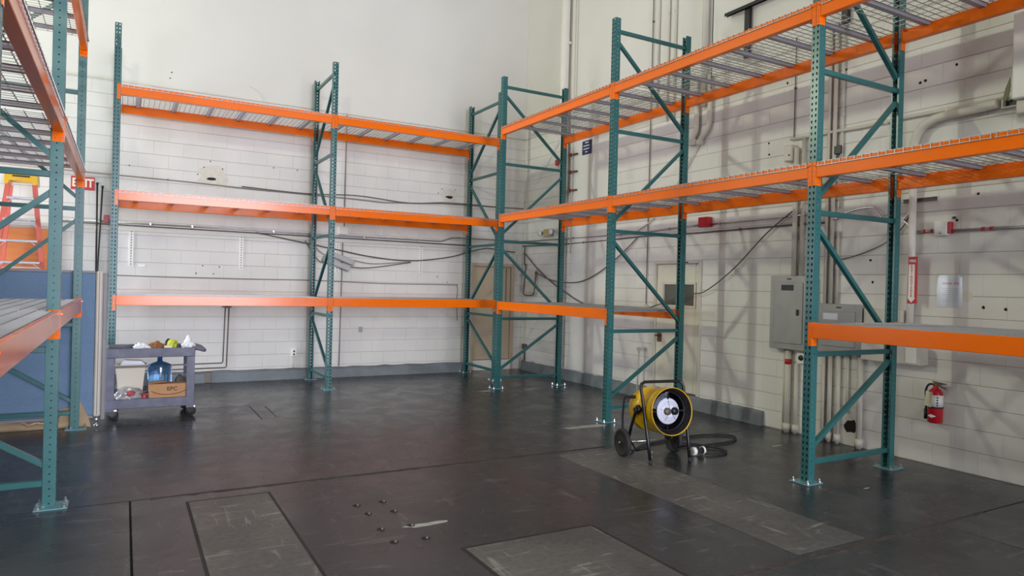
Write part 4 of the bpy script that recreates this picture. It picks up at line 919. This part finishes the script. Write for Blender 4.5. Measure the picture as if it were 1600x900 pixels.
obj('core', MB().lathe([(0.064,-0.055),(0.067,-0.055),(0.067,-0.036),(0.0,-0.036)], 24, R_).lathe([(0.0,-0.05),(0.06,-0.055)], 24, R_), 'black', t)
one('white_rag', MB().blob((0.675, 9.01, 0.80), (0.065, 0.06, 0.072), 0.55, 9, 4, 2.4).blob((0.685, 9.02, 0.875), (0.03, 0.03, 0.06), 0.5, 6, 3, 3, False), 'cleanwhite', 'white crumpled rag standing at the handle end of the cart top', 'rag')
one('grey_tool', MB().bbox(-0.12, 0.0, 8.95, 8.99, 0.7455, 0.80, 0.006).bbox(-0.10, -0.03, 8.93, 8.945, 0.7455, 0.795, 0.004), 'black', 'small dark tool at the left end of the cart top', 'tool')

# ------------------------------------------------------------------ electric drum heater
ax = Vector((-0.137, -0.99, 0)).normalized(); lat = Vector((-ax.y, ax.x, 0))   # forward, and +lateral (viewer's right)
O = Vector((4.52, 5.22, 0))
def HP(s, l, z): return O+ax*s+lat*l+Vector((0,0,z))
t = thing('drum_heater', (O.x, O.y, 0), 'yellow drum electric heater on wheels standing by the second frame', 'heater')
fwd = (ax+Vector((0,0,0.10))).normalized()
cf = HP(0.385, 0.0, 0.487); cb = cf-fwd*0.45
RD = Matrix.Translation(cb) @ rot_to(fwd)
LN = 0.45
obj('drum', MB().lathe([(0.10,-0.03),(0.16,-0.02),(0.195,0.0),(0.212,0.035),(0.214,0.10),(0.217,0.101),(0.217,0.115),(0.214,0.116),(0.214,LN-0.12),(0.218,LN-0.119),(0.218,LN-0.10),(0.216,LN-0.09),(0.219,LN-0.01),(0.223,LN-0.006),(0.223,LN+0.003),(0.218,LN+0.004),(0.216,LN-0.006)], 40, RD), 'yellow', t)
ln_ = obj('inner_liner', MB().lathe([(0.2155,LN-0.008),(0.190,LN-0.05),(0.172,LN-0.14),(0.165,LN-0.22),(0.0,LN-0.22)], 40, RD), 'heaterdark', t)
obj('liner_ring', MB().lathe([(0.183,LN-0.062),(0.178,LN-0.06),(0.174,LN-0.075)], 40, RD), 'heaterdark', ln_)
RF = Matrix.Translation(cf-fwd*0.05) @ rot_to(fwd)
fd = obj('fan_disc', MB().lathe([(0.0,0.012),(0.05,0.010),(0.10,0.0),(0.122,-0.02)], 32, RF), 'heaterwhite', t)
mb = MB()
for k in range(5):
    an = k*2*PI/5+0.4
    mb.bar(RF @ Vector((0.03*math.cos(an), 0.03*math.sin(an), 0.014)), RF @ Vector((0.10*math.cos(an), 0.10*math.sin(an), 0.004)), 0.004, 0.004)
for rr, zz in ((0.06, 0.011), (0.075, 0.008), (0.09, 0.004)): mb.tube([RF @ Vector((rr*math.cos(q*PI/16), rr*math.sin(q*PI/16), zz)) for q in range(32)], 0.0012, 4, closed=True)
obj('guard_wire', mb, 'dividergrey', fd)
obj('hub', MB().lathe([(0.0,0.034),(0.034,0.034),(0.037,0.0)], 24, Matrix.Translation(cf-fwd*0.05+lat*0.048) @ rot_to(fwd)), 'heaterdark', fd)
obj('hub', MB().lathe([(0.0,0.030),(0.034,0.030),(0.036,0.0)], 24, Matrix.Translation(cf-fwd*0.05-lat*0.030) @ rot_to(fwd)), 'brownpipe', fd)
obj('support_spider', MB().bar(cf-fwd*0.075-lat*0.19, cf-fwd*0.075+lat*0.19, 0.012, 0.012).bar(cf-fwd*0.0755-Vector((0,0,0.19)), cf-fwd*0.0755+Vector((0,0,0.19)), 0.012, 0.012, (0,1,0)), 'heaterdark', ln_)
# torn gauze in the mouth
mb = MB(); vs = []; n = 10
for i in range(n+1):
    an = math.radians(95+75*i/n)
    for j in range(5):
        rr = 0.185-0.085*j/4; vv = Vector((0, 0, LN-0.045-0.015*j+0.006*math.sin(i*2.1+j*1.7)))
        p = cf+(-lat*math.sin(an-PI/2)*1.0+Vector((0,0,1))*math.cos(an-PI/2))*rr*1.0-fwd*(0.045+0.012*j+0.006*math.sin(i*2.1+j*1.7)); vs.append(p)
fs = [(i*5+j, i*5+j+1, (i+1)*5+j+1, (i+1)*5+j) for i in range(n) for j in range(4)]
obj('foil_scrap', mb.add(vs, fs), 'gauze', ln_)
# tube frame
def frame_side(s): return [HP(0.375, s*0.215, 0.012), HP(0.33, s*0.222, 0.22), HP(0.24, s*0.235, 0.60), HP(0.215, s*0.238, 0.69), HP(0.205, s*0.225, 0.725), HP(0.20, s*0.19, 0.742)]
pts = frame_side(-1)+frame_side(1)[::-1]
obj('front_frame', MB().tube(pts, 0.015, 10), 'blackpaint', t)
for s in (-1, 1):
    obj('foot_cap', MB().tube([HP(0.377, s*0.215, 0.0), HP(0.372, s*0.215, 0.045)], 0.017, 10), 'rubber', t)
    obj('rear_leg', MB().tube([HP(0.0, s*0.232, 0.135), HP(0.06, s*0.235, 0.30), HP(0.12, s*0.232, 0.44), HP(0.235, s*0.234, 0.50)], 0.014, 8), 'blackpaint', t)
    obj('lower_link', MB().tube([HP(0.02, s*0.225, 0.16), HP(0.12, s*0.205, 0.075), HP(0.34, s*0.205, 0.15)], 0.008, 8), 'blackpaint', t)
    for z in (0.075, 0.115): obj('frame_bolt', MB().lathe([(0.0,0.014),(0.010,0.012),(0.012,0.0)], 10, Matrix.Translation(HP(0.365, s*0.215+0.014, z)) @ rot_to(lat)), 'zinc', t)
    wl = obj('wheel', MB().lathe([(0.03,0.018),(0.045,0.012),(0.098,0.012),(0.108,0.022),(0.125,0.022),(0.134,0.012),(0.134,-0.012),(0.125,-0.022),(0.108,-0.022),(0.098,-0.012),(0.045,-0.012),(0.03,-0.018),(0.0,-0.018)], 32, Matrix.Translation(HP(0, s*0.292, 0.134)) @ rot_to(lat)), 'rubber', t)
    obj('wheel_hub', MB().lathe([(0.0,0.032),(0.014,0.032),(0.016,0.018),(0.03,0.018)], 12, Matrix.Translation(HP(0, s*0.292, 0.134)) @ rot_to(lat*s)).lathe([(0.0,0.022),(0.03,0.018)], 12, Matrix.Translation(HP(0, s*0.292, 0.134)) @ rot_to(-lat*s)), 'black' if s < 0 else 'black', wl)
    obj('axle_nut', MB().lathe([(0.0,0.04),(0.008,0.04),(0.010,0.032)], 8, Matrix.Translation(HP(0, s*0.292, 0.134)) @ rot_to(lat*s)), 'zinc', wl)
obj('axle', MB().tube([HP(0, -0.273, 0.134), HP(0, 0.273, 0.134)], 0.007, 8), 'zinc', t)
br = obj('pivot_bracket', MB(), 'black', t) if False else obj('pivot_bracket', (lambda m: m)(MB().tube([HP(0.16, -0.205, 0.475), HP(0.16, -0.245, 0.475)], 0.045, 4).tube([HP(0.16, -0.246, 0.475), HP(0.16, -0.27, 0.475)], 0.022, 10)), 'black', t)
obj('cable_gland', MB().tube([HP(0.03, -0.19, 0.575), HP(0.06, -0.245, 0.58)], 0.018, 10), 'rubber', t)
# power cord
cord = [HP(0.05, -0.245, 0.58), HP(-0.03, -0.26, 0.565), HP(-0.05, -0.262, 0.46), HP(-0.06, -0.262, 0.34), HP(-0.06, -0.245, 0.18), HP(-0.12, -0.12, 0.02),
        (4.70, 5.50, 0.014), (5.15, 5.58, 0.014), (5.62, 5.62, 0.014), (5.92, 5.47, 0.014), (5.75, 5.27, 0.014), (5.30, 5.24, 0.014), (4.98, 5.33, 0.014), (4.95, 5.42, 0.016), (5.15, 5.30, 0.03), (5.32, 5.06, 0.014), (5.27, 4.92, 0.014), (5.10, 4.90, 0.014), (5.02, 4.95, 0.02), (5.0, 5.02, 0.03)]
t = thing('power_cord', (5.2, 5.2, 0), 'black power cord looped on the floor behind the yellow heater', 'cord')
obj('cable', MB().tube(spline(cord, 8), 0.0105, 8), 'rubber', t)
P0, P1 = Vector((5.02, 4.985, 0.042)), Vector((4.82, 5.0, 0.042)); pd = (P1-P0).normalized(); PM = Matrix.Translation(P0) @ rot_to(pd)
obj('plug', MB().lathe([(0.0,-0.01),(0.018,-0.01),(0.024,0.0),(0.024,0.06),(0.032,0.062),(0.032,0.13),(0.0,0.13)], 16, PM), 'rubber', t)
obj('plug_ring', MB().lathe([(0.034,-0.004),(0.041,-0.004),(0.041,0.016),(0.034,0.016),(0.034,-0.004)], 20, PM), 'white', t)
obj('plug_face', MB().lathe([(0.033,0.10),(0.040,0.10),(0.040,0.132),(0.028,0.134),(0.0,0.134)], 20, PM), 'white', t)
mb = MB()
for k in range(3): an = k*2*PI/3; mb.bar(PM @ Vector((0.015*math.cos(an), 0.015*math.sin(an), 0.134)), PM @ Vector((0.015*math.cos(an), 0.015*math.sin(an), 0.158)), 0.007, 0.003)
obj('prongs', mb, 'brownpipe', t)
# thin guide wires rising behind the heater
one('thin_stake', MB().tube([(6.70, 8.03, 0.0), (6.70, 8.0, 0.75)], 0.012, 8).bbox(6.67, 6.75, 7.955, 8.02, 0.70, 0.75, 0.004), 'paint_trim', 'thin cream conduit stub rising by the curb left of the cream door', 'conduit')
